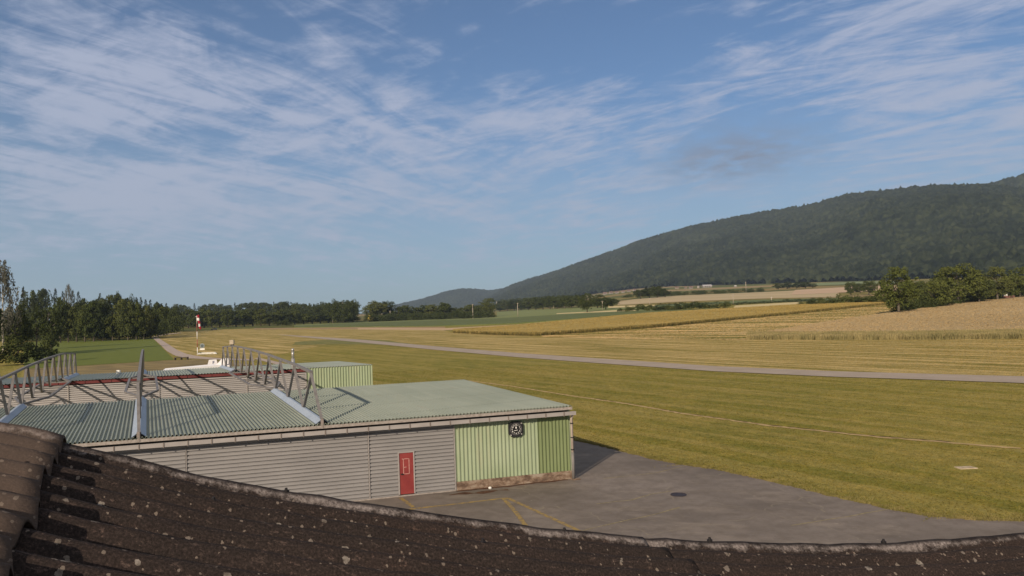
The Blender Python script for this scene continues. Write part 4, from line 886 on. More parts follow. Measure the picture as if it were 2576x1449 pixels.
for a in ((wD0 - .05, wD0, dzb, dzt), (wD1, wD1 + .05, dzb, dzt), (wD0 - .05, wD1 + .05, dzt, dzt + .05)): qslab(frm, a[0], a[1], S0 - .085, S0 - .005, a[2], a[3])
frm.build('door_frame', beige, rd)
wd = wD1 - wD0; tp_ = MB(); x0, x1, z1_, z0_ = wD0 + .28 * wd, wD0 + .72 * wd, dzt - .27, dzt - 1.0; rim = simple('faded_tape', C3(.42, .20, .17), C3(.52, .30, .26), 8.)
for a in ((x0, x0 + .03, z0_, z1_), (x1 - .03, x1, z0_, z1_), (x0 - .05, x1, z1_ - .03, z1_), (x0, x1, z0_, z0_ + .03), (x0, x0 + .55 * (x1 - x0), (z0_ + z1_) / 2 - .05, (z0_ + z1_) / 2 - .025)): qslab(tp_, a[0], a[1], S0 - .058, S0 - .0505, a[2], a[3])
tp_.build('window_outline', rim, rd)
qslab(MB(), wD0 + .06, wD0 + .18, S0 - .11, S0 - .0505, 1.02, 1.06).build('handle', blk, rd)
rib_wall('green_wall', wC + .03, wD, S0 - .02, .42, ztop + .02, greenA, hg)
g2 = rib_wall('green_wall', wD + .002, WR - .1, S0 - .02, .42, ztop + .02, greenB, hg); g2['label'] = 'darker green ribbed end panel of the front wall'
qslab(MB(), wC + .03, WR - .02, S0 - .06, S0 + .3, -.1, .415).build('plinth', conc.m, hg)
qslab(MB(), wC + .03, WR - .1, S0 - .075, S0 - .02, ztop + .022, ztop + .06).build('top_trim', greenA, hg)
e = MB(); e.hexa([hp_(WR - .1, S0 - .02, 0), hp_(WR, S0 - .02, 0), hp_(WR, 13.6, 0), hp_(WR - .1, 13.6, 0), hp_(WR - .1, S0 - .02, 3.56), hp_(WR, S0 - .02, 3.56), hp_(WR, 13.6, 3.92), hp_(WR - .1, 13.6, 3.92)]).build('end_wall', greenA, hg)
qslab(MB(), WL, WR, 13.5, 13.6, 0, 3.92).build('rear_wall', doorm.m, hg); qslab(MB(), WL, WL + .1, S0, 13.5, 0, 3.5).build('end_wall', doorm.m, hg)
dp = MB().tube([hp_(WR - .03, -.1, 3.26), hp_(WR - .01, .10, 3.05), hp_(WR - .01, .10, .02)], .065, 12).build('downpipe', simple('pipe_beige', C3(.40, .33, .28), C3(.50, .42, .36), 3.), hg, True)
MB().tube([hp_(WR - .01, .10, 1.35), hp_(WR - .01, .10, .02)], .078, 12).build('lower_pipe', simple('pipe_grey', C3(.15, .14, .13), C3(.2, .185, .175), 3.), dp, True)
for z in (2.75, 2.05, 1.45): MB().tube([hp_(WR - .01, .10, z), hp_(WR - .01, .10, z + .05)], .088, 12).build('clamp', blk, dp)
qslab(MB(), WR - .12, WR + .25, -.12, .2, -.02, .04).build('pipe_foot', conc.m, dp)
under(hg)
# clock on the green wall
cw, cz = wall_w(1297, 1079, S0 - .1); ck = empty('wall_clock', hp_(cw, S0 - .09, cz), 'black aviation style dial clock hung on the pale green wall', 'clock')
M_ck = Matrix(((ew[0], ed[0] * 0 - nrm[0], 0, 0), (ew[1], -nrm[1], 0, 0), (0, 0, 1, 0), (0, 0, 0, 1)))   # local x along wall, y into wall
ck.rotation_euler = M_ck.to_3x3().to_euler(); blackm = simple('clock_black', C3(.018, .018, .02), C3(.03, .03, .033), 6., .45)
hs = .37; cc = .15; oc = [(-hs + cc, -hs), (hs - cc, -hs), (hs, -hs + cc), (hs, hs - cc), (hs - cc, hs), (-hs + cc, hs), (-hs, hs - cc), (-hs, -hs + cc)]
b = MB().add([(x, -.10, z) for x, z in oc] + [(x, .04, z) for x, z in oc], [tuple(range(8)), tuple(range(15, 7, -1))] + [(i, i + 8, (i + 1) % 8 + 8, (i + 1) % 8) for i in range(8)]).build('bezel', blackm, ck); bevel(b, .015)
ring = MB(); ring.tube([(.275 * math.cos(t), -.112, .275 * math.sin(t)) for t in np.linspace(0, 2 * math.pi, 41)], .018, 8, False); ring.build('ring', simple('clock_ring', C3(.10, .10, .10), C3(.16, .15, .15), 4., .4), ck, True)
MB().tube([(0, -.104, 0), (0, -.1005, 0)], .27, 36).build('dial', simple('dial_black', C3(.008, .008, .009), C3(.012, .012, .014)), ck)
def text_mesh(txt, size):
    cu = bpy.data.curves.new('text', 'FONT'); cu.body = txt; cu.size = size; cu.align_x = 'CENTER'; cu.align_y = 'CENTER'; cu.extrude = .002; cu.offset = size * .02
    o = bpy.data.objects.new('text', cu); COL.objects.link(o); dg_ = bpy.context.evaluated_depsgraph_get(); me = bpy.data.meshes.new_from_object(o.evaluated_get(dg_)); bpy.data.objects.remove(o); return me
bm = bmesh.new()
for k in range(1, 13):
    me = text_mesh(str(k), .10); t = math.radians(90 - 30 * k); me.transform(Matrix.Translation((.205 * math.cos(t), -.107, .205 * math.sin(t))) @ Matrix.Rotation(math.pi / 2, 4, 'X')); bm.from_mesh(me); bpy.data.meshes.remove(me)
me = bpy.data.meshes.new('numerals'); bm.to_mesh(me); bm.free(); me.materials.append(white); link('numerals', me, ck)
MB().add([(-.035, -.109, .06), (.035, -.109, .06), (.02, -.109, .13), (-.02, -.109, .13), (0, -.109, .01)], [(0, 4, 1, 2, 3)]).build('hour_hand', white, ck)
MB().hexa([(-.10, -.112, -.075), (.08, -.112, -.055), (.08, -.108, -.055), (-.10, -.108, -.075), (-.10, -.112, -.055), (.08, -.112, -.035), (.08, -.108, -.035), (-.10, -.108, -.055)]).build('minute_hand', white, ck)
for x, z in ((.27, .27), (.27, -.25), (-.27, -.27)): MB().tube([(x, -.125, z), (x, -.10, z)], .028, 10).build('screw', simple('screw_metal', C3(.4, .38, .35), C3(.5, .48, .45)) if 'screw_metal' not in bpy.data.materials else bpy.data.materials['screw_metal'], ck)

# rear hangar
h2 = empty('hangar', hp_(0, 43, 0), 'rear hangar with red fascia and sunlit grey slatted doors', 'hangar')
S2 = 36.2
red_f = simple('red_fascia', C3(.10, .022, .024), C3(.15, .034, .034), 1., .6)
for a, b in ((WL - 6, -13.6), (-13.6, -7.54), (-7.54, 0.), (0., WR)): corr_sheet('roof', a + .004, b - .004, S2 - .1, 50., 3.86, 3.52, .25, .05, sheet.m, h2, 6)
k = WL - 6
while k < 5.9:
    e_ = min(k + 2.0, 5.98); qslab(MB(), k + .02, e_ - .02, S2, S2 + .08, 3.56, 3.79).build('fascia_panel', red_f, h2); k += 2.0
qslab(MB(), WL - 6, WR, S2 + .10, S2 + .16, 3.3, 3.83).build('lintel', bpy.data.materials['dark_lintel'], h2)  # same near-black board, shade painted behind the rear fascia
door2 = simple('pale_grey_door', C3(.30, .285, .28), C3(.37, .35, .345), .8, .6, stretch=(.4, .4, 1.5))
seams = [WL - 6, -20.5, -13.3, -6.3, .9, 6.0]
for a, b in zip(seams[:-1], seams[1:]):
    door_ = slat_panel(MB(), a + .04, b - .04, S2 + .12, .05, 3.46, .172, .07).build('sliding_door', door2, h2)
for w in seams[1:]: qslab(MB(), w - .04, w + .04, S2 + .0, S2 + .12, .05, 3.46).build('seam_post', beige, h2)
rib_wall('green_wall', 6.05, WR - .05, S2 - .02, .4, 3.84, greenA, h2, .25, .06)
qslab(MB(), 6.05, WR - .05, S2 - .05, S2 + .1, 0, .395).build('plinth', conc.m, h2)
qslab(MB(), WR - .12, WR - .02, S2, 49.9, 0, 3.5).build('end_wall', greenA, h2); qslab(MB(), WL - 6, WR - .12, 49.8, 49.9, 0, 3.45).build('rear_wall', doorm.m, h2)
under(h2)

# roof trusses
steel = simple('grey_steel', C3(.150, .140, .136), C3(.205, .192, .186), 3., .55, kind='obj'); flash = simple('blue_grey_flashing', C3(.28, .33, .40), C3(.33, .38, .45), .9, .45, kind='obj')
BZ = ([0, 4.55, 9.1, 13.65, 18.2, 36.4, 43, 50], [3.75, 4.0, 4.1, 4.19, 4.17, 4.14, 3.9, 3.66]); TZ = ([2.3, 7, 11.5, 16.2, 25.4, 34.7, 39.1, 44.2, 48.4], [5.87, 6.02, 6.08, 6.16, 6.22, 6.18, 6.1, 5.91, 5.74])
bz = lambda s: float(np.interp(s, *BZ)); tz = lambda s: float(np.interp(s, *TZ))
def roofz(s): return ZF + .02 + (ZB - ZF - .02) * s / 13.75 + .055 if s < 20 else 3.86 - .34 * (s - S2 + .1) / (50.1 - S2) + .05
tr = empty('roof_truss', hp_(0, 0, 3.6), 'grey arched roof truss at right carrying a beige box', 'roof truss', 'arched trusses over both hangar roofs')
lp = lambda w, s, z: ew * w + ed * s + UP * (z - 3.6)
bs = [4.55 * k for k in range(12)]; ts = [2.3 + 4.6 * k for k in range(11)]
tc = MB()
for a, b in zip(ts[:-1], ts[1:]): tc.bar(lp(0, a, tz(a)), lp(0, b + .02, tz(b)), .14, .12)
tc.build('top_chord', steel, tr)
for k in range(11):
    MB().bar(lp(0, bs[k] + .05, bz(bs[k]) - .05), lp(-.025, ts[k] - .02, tz(ts[k]) - .06), .12, .09).build('web_bar', steel, tr)
    MB().bar(lp(.025, ts[k] + .02, tz(ts[k]) - .06), lp(0, bs[k + 1] - .05, bz(bs[k + 1]) - .05), .12, .09).build('web_bar', steel, tr)
for (s0, s1) in ((0.05, 13.75), (36.3, 50.)):
    f_ = MB(); ss = [s0, s1]
    vs = []
    for s in ss: vs += [lp(-.29, s, roofz(s) + .01), lp(-.05, s, roofz(s) + .19), lp(.05, s, roofz(s) + .19), lp(.29, s, roofz(s) + .01), lp(.29, s, roofz(s) - .005), lp(.0, s, roofz(s) + .15), lp(-.29, s, roofz(s) - .005)]
    f_.add(vs, [(i, (i + 1) % 7, (i + 1) % 7 + 7, i + 7) for i in range(7)]).build('flashing', flash, tr)
fb = MB(); hexp = [(0, 13.7), (.95, 18.2), (.95, 31.8), (0, 36.3), (-.95, 31.8), (-.95, 18.2)]
for (a, b) in zip(hexp, hexp[1:] + hexp[:1]): fb.bar(lp(a[0], a[1], bz(a[1]) - .05), lp(b[0], b[1], bz(b[1]) - .05), .15, .11)
for s in (18.2, 22.75, 27.3, 31.8): fb.bar(lp(-.95, s, bz(s) - .06), lp(.95, s, bz(s) - .06), .1, .09)
fb.build('bracing_frame', steel, tr)
MB().bar(lp(0, .06, 3.5), lp(0, .06, 3.90), .13, .13).build('foot', simple('rusty_foot', C3(.17, .145, .13), C3(.24, .205, .185), 5.), tr)
for w, lab in ((-7.54, 'grey arched roof truss in the middle, seen end on'), (-13.7, 'grey arched roof truss nearest the left photo edge'), (-20.4, 'grey arched roof truss barely showing at the left edge')):
    c = copy_tree(tr); c.location = tr.location + Vector(ew * w); c['label'] = lab
# things on the roofs
def solve_sz(px, py, w=0.):
    d = ray(px, py); A_ = np.array([[d[0], -ed[0]], [d[1], -ed[1]]]); t, s = np.linalg.solve(A_, (O + ew * w)[:2]); return s, (CAM + t * d)[2]
bx = empty('lamp_box', hp_(0, 39.1, tz(39.1) + .06), 'beige square box perched on top of the right truss', 'box')
b = MB().box((-.19, -.14, .08), (.19, .14, .5)).build('housing', simple('box_beige', C3(.36, .30, .22), C3(.44, .37, .28), 4.), bx); bevel(b, .02); MB().box((-.13, -.1, -.01), (.13, .1, .078)).build('base', blk, bx)
d = ray(737.5, 925); t = 71.5; q = CAM + d / math.hypot(d[0], d[1]) * t; u = t / F
fl = empty('flue_pipe', (q[0], q[1], 3.4), 'shiny metal flue pipe rising from the rear roof', 'flue pipe'); zz = q[2] - 3.4
met = simple('bright_metal', C3(.42, .40, .38), C3(.52, .50, .48), 2., .35, .6)
MB().tube([(0, 0, 0), (0, 0, zz + 22 * u)], 4.2 * u, 14).build('lower_pipe', met, fl, True); MB().tube([(0, 0, zz + 22 * u), (0, 0, zz + 40 * u)], 3.0 * u, 14).build('upper_pipe', met, fl, True)
MB().tube([(0, 0, zz + 40 * u), (0, 0, zz + 46 * u)], [3.8 * u, 2.6 * u], 14).build('cowl', met, fl, True); MB().tube([(0, 0, zz + 32 * u), (0, 0, zz + 33.5 * u)], 3.5 * u, 14).build('collar', beige, fl)
q = hp_(*[-9.8, 47., 3.6]); vt = empty('roof_vent', q, 'tiny white vent cap on the rear hangar roof', 'roof vent'); b = MB().box((-.16, -.12, .05), (.16, .12, .36)).build('cap', white, vt); bevel(b, .02); MB().tube([(0, 0, -.1), (0, 0, .05)], .1, 10).build('stem', white, vt)
# aircraft behind the rear hangar
def fin(mb, pts, y0, y1): n = len(pts); return mb.add([(x, y0, z) for x, z in pts] + [(x, y1, z) for x, z in pts], [tuple(range(n)), tuple(range(2 * n - 1, n - 1, -1))] + [(i, i + n, (i + 1) % n + n, (i + 1) % n) for i in range(n)])
D_ = 92.
def aw(px, py):   # point at the aircraft's distance
    d = ray(px, py); return CAM + d * (D_ / math.hypot(d[0], d[1]))
def plane(org_px, label):
    q = aw(*org_px); o = empty('light_aircraft', (q[0], q[1], 0), label, 'aircraft'); az_ = math.atan2(q[0], q[1]); o.rotation_euler = (0, 0, -az_); return o, q
u = D_ / F; wp = simple('aircraft_white', C3(.78, .76, .76), C3(.86, .84, .84), .6, .35); let = simple('letter_blue', C3(.04, .05, .12), C3(.06, .07, .16)); cream = simple('wing_cream', C3(.68, .65, .58), C3(.76, .73, .66), .6, .4)
pa, q = plane((565, 932), 'white light aircraft with broad wing and tail fin lettered U'); Z0 = q[2]
lx = lambda px: (px - 565) * u * 1.0
lz = lambda py: Z0 + (932 - py) * u - .045 * 0
roll = .035
def P_(px, py): return (lx(px), Z0 + (932 - py) * u - lx(px) * roll)
x0_, z0w = P_(427, 931); x1_, z1w = P_(566, 930); zw = Z0 + .12
# wing: a tapered slab nearly level, its far edge higher in the picture because it lies farther back
zw = Z0 - .02; wv = [(lx(422), -.9, zw), (lx(574), -.9, zw + .22), (lx(560), 1.6, zw + .78), (lx(438), 1.6, zw + .56)]
MB().hexa([(x, y, z - .16) for x, y, z in wv] + wv).build('wing', wp, pa)
wi = [(lx(437), -.7, zw + .07), (lx(562), -.7, zw + .25), (lx(554), .95, zw + .61), (lx(449), .95, zw + .44)]
MB().hexa([(x, y, z + .012) for x, y, z in wi] + [(x, y, z + .03) for x, y, z in wi]).build('wing_panel', cream, pa)
fu = MB().tube([(lx(500), 1.2, .9), (lx(520), 1.2, 1.3), (lx(548), 1.3, 1.5), (lx(575), 1.3, 1.6), (lx(600), 1.3, 1.5)], [.25, .55, .6, .4, .12], 14).build('fuselage', wp, pa, True)
for x in (510, 545): MB().tube([(lx(x), .8, .3), (lx(x), .95, .3)], .3, 12).build('wheel', blk, pa)
zt_ = lambda py: Z0 + (932 - py) * u
fn = fin(MB(), [(lx(540), zt_(925)), (lx(548), zt_(918)), (lx(559), zt_(906)), (lx(576), zt_(905)), (lx(582), zt_(930)), (lx(556), zt_(932))], 1.3, 1.42).build('tail_fin', wp, pa)
me = text_mesh('U', .62); me.materials.append(let); lt = link('letter', me, fn); lt.location = (lx(572), 1.292, zt_(917)); lt.rotation_euler = (math.pi / 2, 0, 0)
pb, q2 = plane((535, 925), 'second white aircraft showing only a small fin lettered F'); pb.location = Vector(pb.location) * 1.03
Z0 = q2[2]; lx2 = lambda px: (px - 535) * u
fb_ = fin(MB(), [(lx2(521), Z0 - .3), (lx2(527), Z0 + 16 * u), (lx2(544), Z0 + 16 * u), (lx2(548), Z0 - .3)], 0, .12).build('tail_fin', wp, pb)
me = text_mesh('F', .5); me.materials.append(let); lt = link('letter', me, fb_); lt.location = (lx2(537), -.012, Z0 + 8.5 * u); lt.rotation_euler = (math.pi / 2, 0, 0)
MB().tube([(lx2(480), .06, .9), (lx2(505), .06, 1.3), (lx2(540), .06, 1.6), (lx2(548), .06, 1.6)], [.3, .6, .3, .1], 12).build('fuselage', wp, pb, True)

# ------------------------------------------------------------------ apron
edge = [(1300, 1084), (1437, 1107), (1500, 1120), (1560, 1135), (1640, 1155), (1720, 1170), (1800, 1181), (1900, 1203), (2000, 1227), (2120, 1255), (2250, 1284), (2350, 1300), (2450, 1308), (2576, 1311), (2760, 1325)]
ep = []
for a, b in zip(edge[:-1], edge[1:]):
    for k in range(14):
        t = k / 14; p = gp(a[0] + (b[0] - a[0]) * t, a[1] + (b[1] - a[1]) * t); ep.append(p + np.array([random.gauss(0, .05), random.gauss(0, .05), 0]))
ap = [*ep, np.array([30., 8, 0]), np.array([-34., 8, 0]), hp_(WL, .3, 0), hp_(WL, 3, 0), hp_(WR - .5, 3, 0)]
bm = bmesh.new(); vs = [bm.verts.new((p[0], p[1], .006)) for p in ap]; f = bm.faces.new(vs); bmesh.ops.triangulate(bm, faces=[f]); me = bpy.data.meshes.new('apron'); bm.to_mesh(me); bm.free()
asp = N('apron_asphalt'); v = asp.pos(); f1 = asp.noise(v, .16, 6, .6); f2 = asp.noise(v, 1.3, 7, .7); f3 = asp.noise(v, 14., 5, .75); f4 = asp.noise(asp.pos((.5, 1.6, 1), .3), .45, 6, .6, .6)
c = asp.ramp(f1, [(.36, C3(.145, .121, .103)), (.5, C3(.195, .163, .139)), (.64, C3(.245, .206, .178))])
c = asp.mix(asp.math('MULTIPLY', asp.mask(f4, .52, .66), .6), c, C3(.285, .235, .19)); c = asp.mix(asp.math('MULTIPLY', asp.mask(f2, .42, .60), .48), c, C3(.115, .093, .074)); c = asp.mix(asp.math('MULTIPLY', f3, .32), c, C3(.10, .082, .068))
cr = asp.n('ShaderNodeTexVoronoi', feature='DISTANCE_TO_EDGE'); cr.inputs['Scale'].default_value = .16
wv_ = asp.n('ShaderNodeMix', data_type='VECTOR'); wv_.inputs[0].default_value = .12; nz = asp.n('ShaderNodeTexNoise'); nz.inputs['Scale'].default_value = .7; asp.l(v, nz.inputs['Vector']); 
vm = asp.n('ShaderNodeVectorMath', operation='MULTIPLY_ADD'); asp.l(nz.outputs['Color'], vm.inputs[0]); vm.inputs[1].default_value = (1.6, 1.6, 0); asp.l(v, vm.inputs[2]); asp.l(vm.outputs[0], cr.inputs['Vector'])
ck_m = asp.ramp(cr.outputs['Distance'], [(.0, (1, 1, 1, 1)), (.006, (0, 0, 0, 1))]); c = asp.mix(asp.math('MULTIPLY', asp.math('MULTIPLY', ck_m, .28), asp.mask(f2, .45, .55)), c, C3(.40, .34, .23))
litt = asp.mask(asp.noise(asp.pos((1, 2.2, 1), .2), 3.2, 3, .5), .70, .73); c = asp.mix(asp.math('MULTIPLY', litt, .55), c, C3(.36, .31, .25))
asp.col(c); asp.bump(f3, .25, .01); asp.set(.85, 0, .25); me.materials.append(asp.m)
link('apron', me, None, 'worn grey asphalt apron in front of the hangar', 'apron', kind='structure')
def ribbon(name, pts, w, mat, z, label, cat, taper=False, jit=0.):
    pts = [np.array(p, float) for p in pts]; L_ = MB(); P = []
    for a, b in zip(pts[:-1], pts[1:]):
        n = max(2, int(np.linalg.norm(b - a) / .35))
        for k in range(n): P.append(a + (b - a) * k / n)
    P.append(pts[-1]); vs = []
    for i, p in enumerate(P):
        d = P[min(i + 1, len(P) - 1)] - P[max(i - 1, 0)]; d /= np.linalg.norm(d); nn = np.array([-d[1], d[0], 0]); ww = w * (1 + random.uniform(-jit, jit))
        off = nn * random.gauss(0, jit * w * .4); vs += [p + nn * ww / 2 + off + UP * z, p - nn * ww / 2 + off + UP * z]
    L_.add(vs, [(2 * i, 2 * i + 1, 2 * i + 3, 2 * i + 2) for i in range(len(P) - 1)]); return L_.build(name, mat, None, label=label, cat=cat, kind='structure')
ym = N('worn_yellow_paint'); f1 = ym.noise(ym.pos(), 4.5, 6, .75); ym.col(ym.ramp(f1, [(.40, C3(.17, .135, .10)), (.52, C3(.29, .20, .07)), (.66, C3(.36, .25, .07))])); ym.set(.8)
for pts, lab, z in [([gp(975, 1288), gp(1268, 1254), gp(1278, 1253)], 'faded yellow line parallel to the hangar doors', .011), ([gp(1278, 1254), gp(1412, 1315), gp(1500, 1357)], 'yellow line slanting to the right across the apron', .0145), ([gp(1268, 1256), gp(1300, 1292), gp(1340, 1348)], 'yellow line slanting steeply toward the old roof', .018), ([gp(1008, 1253), gp(1040, 1277)], 'short faded yellow stub below the red door', .0145)]:
    ribbon('yellow_marking', pts, .19, ym.m, z, lab, 'road marking', jit=.06)
weed = simple('weedy_crack', C3(.17, .14, .075), C3(.31, .255, .155), 5., .95)
for pts, lab in [([gp(1440, 1342), gp(1500, 1327), gp(1574, 1310), gp(1640, 1296), gp(1710, 1277)], 'long weedy crack across the middle of the apron'), ([gp(1500, 1268), gp(1590, 1258), gp(1640, 1243), gp(1690, 1236)], 'short pale crack near the yellow lines'), ([gp(1740, 1168), gp(1650, 1190), gp(1520, 1204)], 'thin crack running from the grass to the downpipe'), ([gp(2230, 1282), gp(2120, 1302), gp(1990, 1322)], 'thin crack near the right grass edge')]:
    ribbon('apron_crack', pts, .07, weed, .0115, lab, 'crack', jit=.5)
moss = N('rusty_moss'); f1 = moss.noise(moss.pos(), 2.6, 7, .75); moss.col(moss.ramp(f1, [(.35, C3(.035, .02, .012)), (.55, C3(.10, .045, .025)), (.7, C3(.14, .10, .05))])); moss.set(.95)
ribbon('moss_strip', [hp_(wC, S0 - .13, 0), hp_(7.5, S0 - .22, 0), hp_(9, S0 - .2, 0), hp_(WR - .3, S0 - .12, 0)], .24, moss.m, .012, 'rusty brown moss along the green wall foot', 'moss', jit=.5)['kind'] = 'stuff'
ribbon('moss_strip', [hp_(wC - .6, -.55, 0), hp_(wC + .9, -.75, 0), hp_(wC + 2.2, -.65, 0)], .26, moss.m, .013, 'dark brown stain on the apron left of the stone', 'moss', jit=1.)['kind'] = 'stuff'
tm = simple('trench_straw', C3(.34, .24, .11), C3(.50, .35, .17), 2., .95)
ribbon('trench_line', [gp(*p) for p in [(1180, 958), (1288, 972), (1438, 996), (1588, 1018), (1713, 1040), (1932, 1071), (2210, 1100), (2400, 1115), (2568, 1128.5)]], .34, tm, .02, 'pale straw filled trench line across the grass', 'trench', jit=.35)
td = simple('trench_shadow', C3(.05, .03, .012), C3(.10, .065, .025), 3., .95)  # dark brown for the strip along the trench's far side
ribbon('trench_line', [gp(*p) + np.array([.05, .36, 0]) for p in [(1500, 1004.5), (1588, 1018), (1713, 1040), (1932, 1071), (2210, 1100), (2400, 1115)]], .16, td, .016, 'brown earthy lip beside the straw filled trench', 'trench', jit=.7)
mh = gp(1707, 1245); mo = empty('manhole_cover', mh, 'round dark manhole cover in the apron', 'manhole'); irn = simple('dark_iron', C3(.028, .022, .026), C3(.045, .036, .04), 6., .6)
MB().tube([(0, 0, .0), (0, 0, .016)], .31, 32).build('lid', irn, mo); MB().tube([(.34 * math.cos(t), .34 * math.sin(t), .012) for t in np.linspace(0, 2 * math.pi, 33)], .02, 6, False).build('rim', irn, mo)
sp = gp(2430, 1177); sl = MB()
sl.hexa([(-.42, -.28, 0), (.45, -.25, 0), (.40, .3, 0), (-.45, .25, 0), (-.40, -.26, .03), (.43, -.23, .035), (.38, .27, .03), (-.43, .23, .035)]); o = sl.build('ground_slab', simple('slab_pale', C3(.33, .26, .16), C3(.48, .38, .27), 5., .95), None, label='small pale worn slab set in the grass', cat='slab'); o.location = Vector(sp)
q = gp(1233, 1230); bm = bmesh.new(); bmesh.ops.create_icosphere(bm, subdivisions=2, radius=.09)
for vv in bm.verts: vv.co *= random.uniform(.85, 1.1); vv.co.z *= .7
me = bpy.data.meshes.new('stone'); bm.to_mesh(me); bm.free(); me.materials.append(white); o = link('stone', me, None, 'single white stone at the foot of the green wall', 'stone'); o.location = Vector((q[0], q[1], .05))
# grass tufts along the apron edge
rg = np.random.default_rng(11); E_ = np.array(ep); n = 16000; k = rg.uniform(0, len(E_) - 1.01, n); i = k.astype(int); P = E_[i] + (E_[i + 1] - E_[i]) * (k - i)[:, None]
tdir = E_[np.minimum(i + 1, len(E_) - 1)] - E_[i]; tdir /= np.linalg.norm(tdir, axis=1)[:, None]; nn = np.stack([-tdir[:, 1], tdir[:, 0]], 1); P[:, :2] += nn * (rg.exponential(.30, n) - .05)[:, None]
hh = rg.uniform(.025, .085, n); w = rg.uniform(.008, .018, n); an = rg.uniform(0, math.pi, n); dx = np.stack([np.cos(an) * w, np.sin(an) * w], 1); ln = rg.normal(0, .4, (n, 2)) * hh[:, None]
V = np.stack([np.c_[P[:, :2] - dx, np.zeros(n)], np.c_[P[:, :2] + dx, np.zeros(n)], np.c_[P[:, :2] + ln + dx * .3, hh], np.c_[P[:, :2] + ln - dx * .3, hh]], 1).reshape(-1, 3)
link('grass', mesh_np('grass', V, np.arange(4 * n).reshape(-1, 4), simple('tuft_grass', C3(.12, .11, .03), C3(.24, .19, .07), 1.2, .9)), None, 'dry grass tufts fringing the edge of the apron', 'grass', kind='stuff')

# ------------------------------------------------------------------ the camera's own building: old corrugated roof
TH = math.radians(12); KS = .255; es = np.array([math.cos(TH), math.sin(TH), 0]); eu = np.array([math.sin(TH), -math.cos(TH), 0])
d = ray(170, 1125); V0 = CAM + d * (2.2 / d[1]); V0[2] = 0
def roof_s(px, py):
    d = ray(px, py); A_ = np.array([[d[0], -es[0]], [d[1], -es[1]]]); t, s = np.linalg.solve(A_, V0[:2]); return s, (CAM + t * d)[2]
prof = [roof_s(*p) for p in [(60, 1086), (170, 1125), (320, 1165), (470, 1203), (670, 1242), (880, 1272), (1075, 1303), (1270, 1332), (1480, 1353), (1700, 1367), (1950, 1376), (2200, 1376), (2400, 1364), (2540, 1352)]]
ps = np.array([p[0] for p in prof]); pz = np.array([p[1] for p in prof]); 
sl0 = (pz[1] - pz[3]) / (ps[1] - ps[3]); sl1 = (pz[-3] - pz[-1]) / (ps[-3] - ps[-1])
ps = np.r_[-1.6, ps[1:], ps[-1] + 2.2]; pz = np.r_[pz[1] + .05 - sl0 * 1.0, pz[1:], pz[-1] + sl1 * 2.2]
def rz_(s):
    k = np.linspace(-.14, .14, 5); return np.mean([np.interp(s + q, ps, pz) for q in k], axis=0)
PIT = .124
def wave(u): return .0185 * np.cos(2 * math.pi * u / PIT)
old = N('old_fibre_cement'); uv = old.pos(kind='uv'); q = old.sep(uv)
n1 = old.noise(uv, 1.3, 6, .65); n2 = old.noise(old.pos((.5, 2.2, 1), kind='uv'), 9., 8, .8); n3 = old.noise(old.pos((.6, 1.4, 1), kind='uv'), 55., 6, .8); n5 = old.noise(old.pos((.35, 1.5, 1), kind='uv'), 3.2, 6, .7)
c = old.ramp(n1, [(.3, C3(.060, .049, .042)), (.5, C3(.100, .076, .063)), (.7, C3(.165, .115, .092))])
c = old.mix(old.math('MULTIPLY', old.mask(n5, .48, .70), .55), c, C3(.16, .098, .068)); c = old.mix(old.math('MULTIPLY', old.mask(n2, .42, .68), .5), c, C3(.065, .060, .048)); c = old.mix(old.math('MULTIPLY', old.mask(n3, .54, .72), .75), c, C3(.24, .19, .155))
c = old.mix(old.math('MULTIPLY', old.mask(n3, .42, .30), .75), c, C3(.025, .021, .019))
n6 = old.noise(uv, 170., 4, .75); c = old.mix(1., c, old.ramp(n6, [(.35, (.55, .53, .52, 1)), (.5, (.95, .95, .95, 1)), (.64, (1.75, 1.65, 1.6, 1))]), 'MULTIPLY')
def lich(scale, thr, nscale, keep):
    dv = old.n('ShaderNodeVectorMath', operation='MULTIPLY_ADD'); nz = old.n('ShaderNodeTexNoise'); nz.inputs['Scale'].default_value = nscale; nz.inputs['Detail'].default_value = 4; old.l(uv, nz.inputs['Vector'])
    old.l(nz.outputs['Color'], dv.inputs[0]); dv.inputs[1].default_value = (.55 / scale, .55 / scale, 0); old.l(uv, dv.inputs[2])
    vo = old.n('ShaderNodeTexVoronoi'); vo.inputs['Scale'].default_value = scale; old.l(dv.outputs[0], vo.inputs['Vector'])
    sel = old.math('LESS_THAN', old.sep(vo.outputs['Color'])[0], keep)
    size = old.math('MULTIPLY_ADD', old.sep(vo.outputs['Color'])[1], thr * .9, thr * .35)
    return old.math('MULTIPLY', sel, old.math('LESS_THAN', vo.outputs['Distance'], size))
lc = old.ramp(old.noise(uv, 60, 4, .7), [(.35, C3(.15, .14, .11)), (.5, C3(.30, .27, .22)), (.65, C3(.42, .39, .33))])
c = old.mix(lich(40., .28, 110., .13), c, old.mix(.5, lc, C3(.16, .13, .10)))
c = old.mix(lich(22., .27, 80., .06), c, lc); c = old.mix(lich(9., .18, 50., .09), c, lc); c = old.mix(lich(90., .36, 200., .10), c, C3(.26, .22, .17))
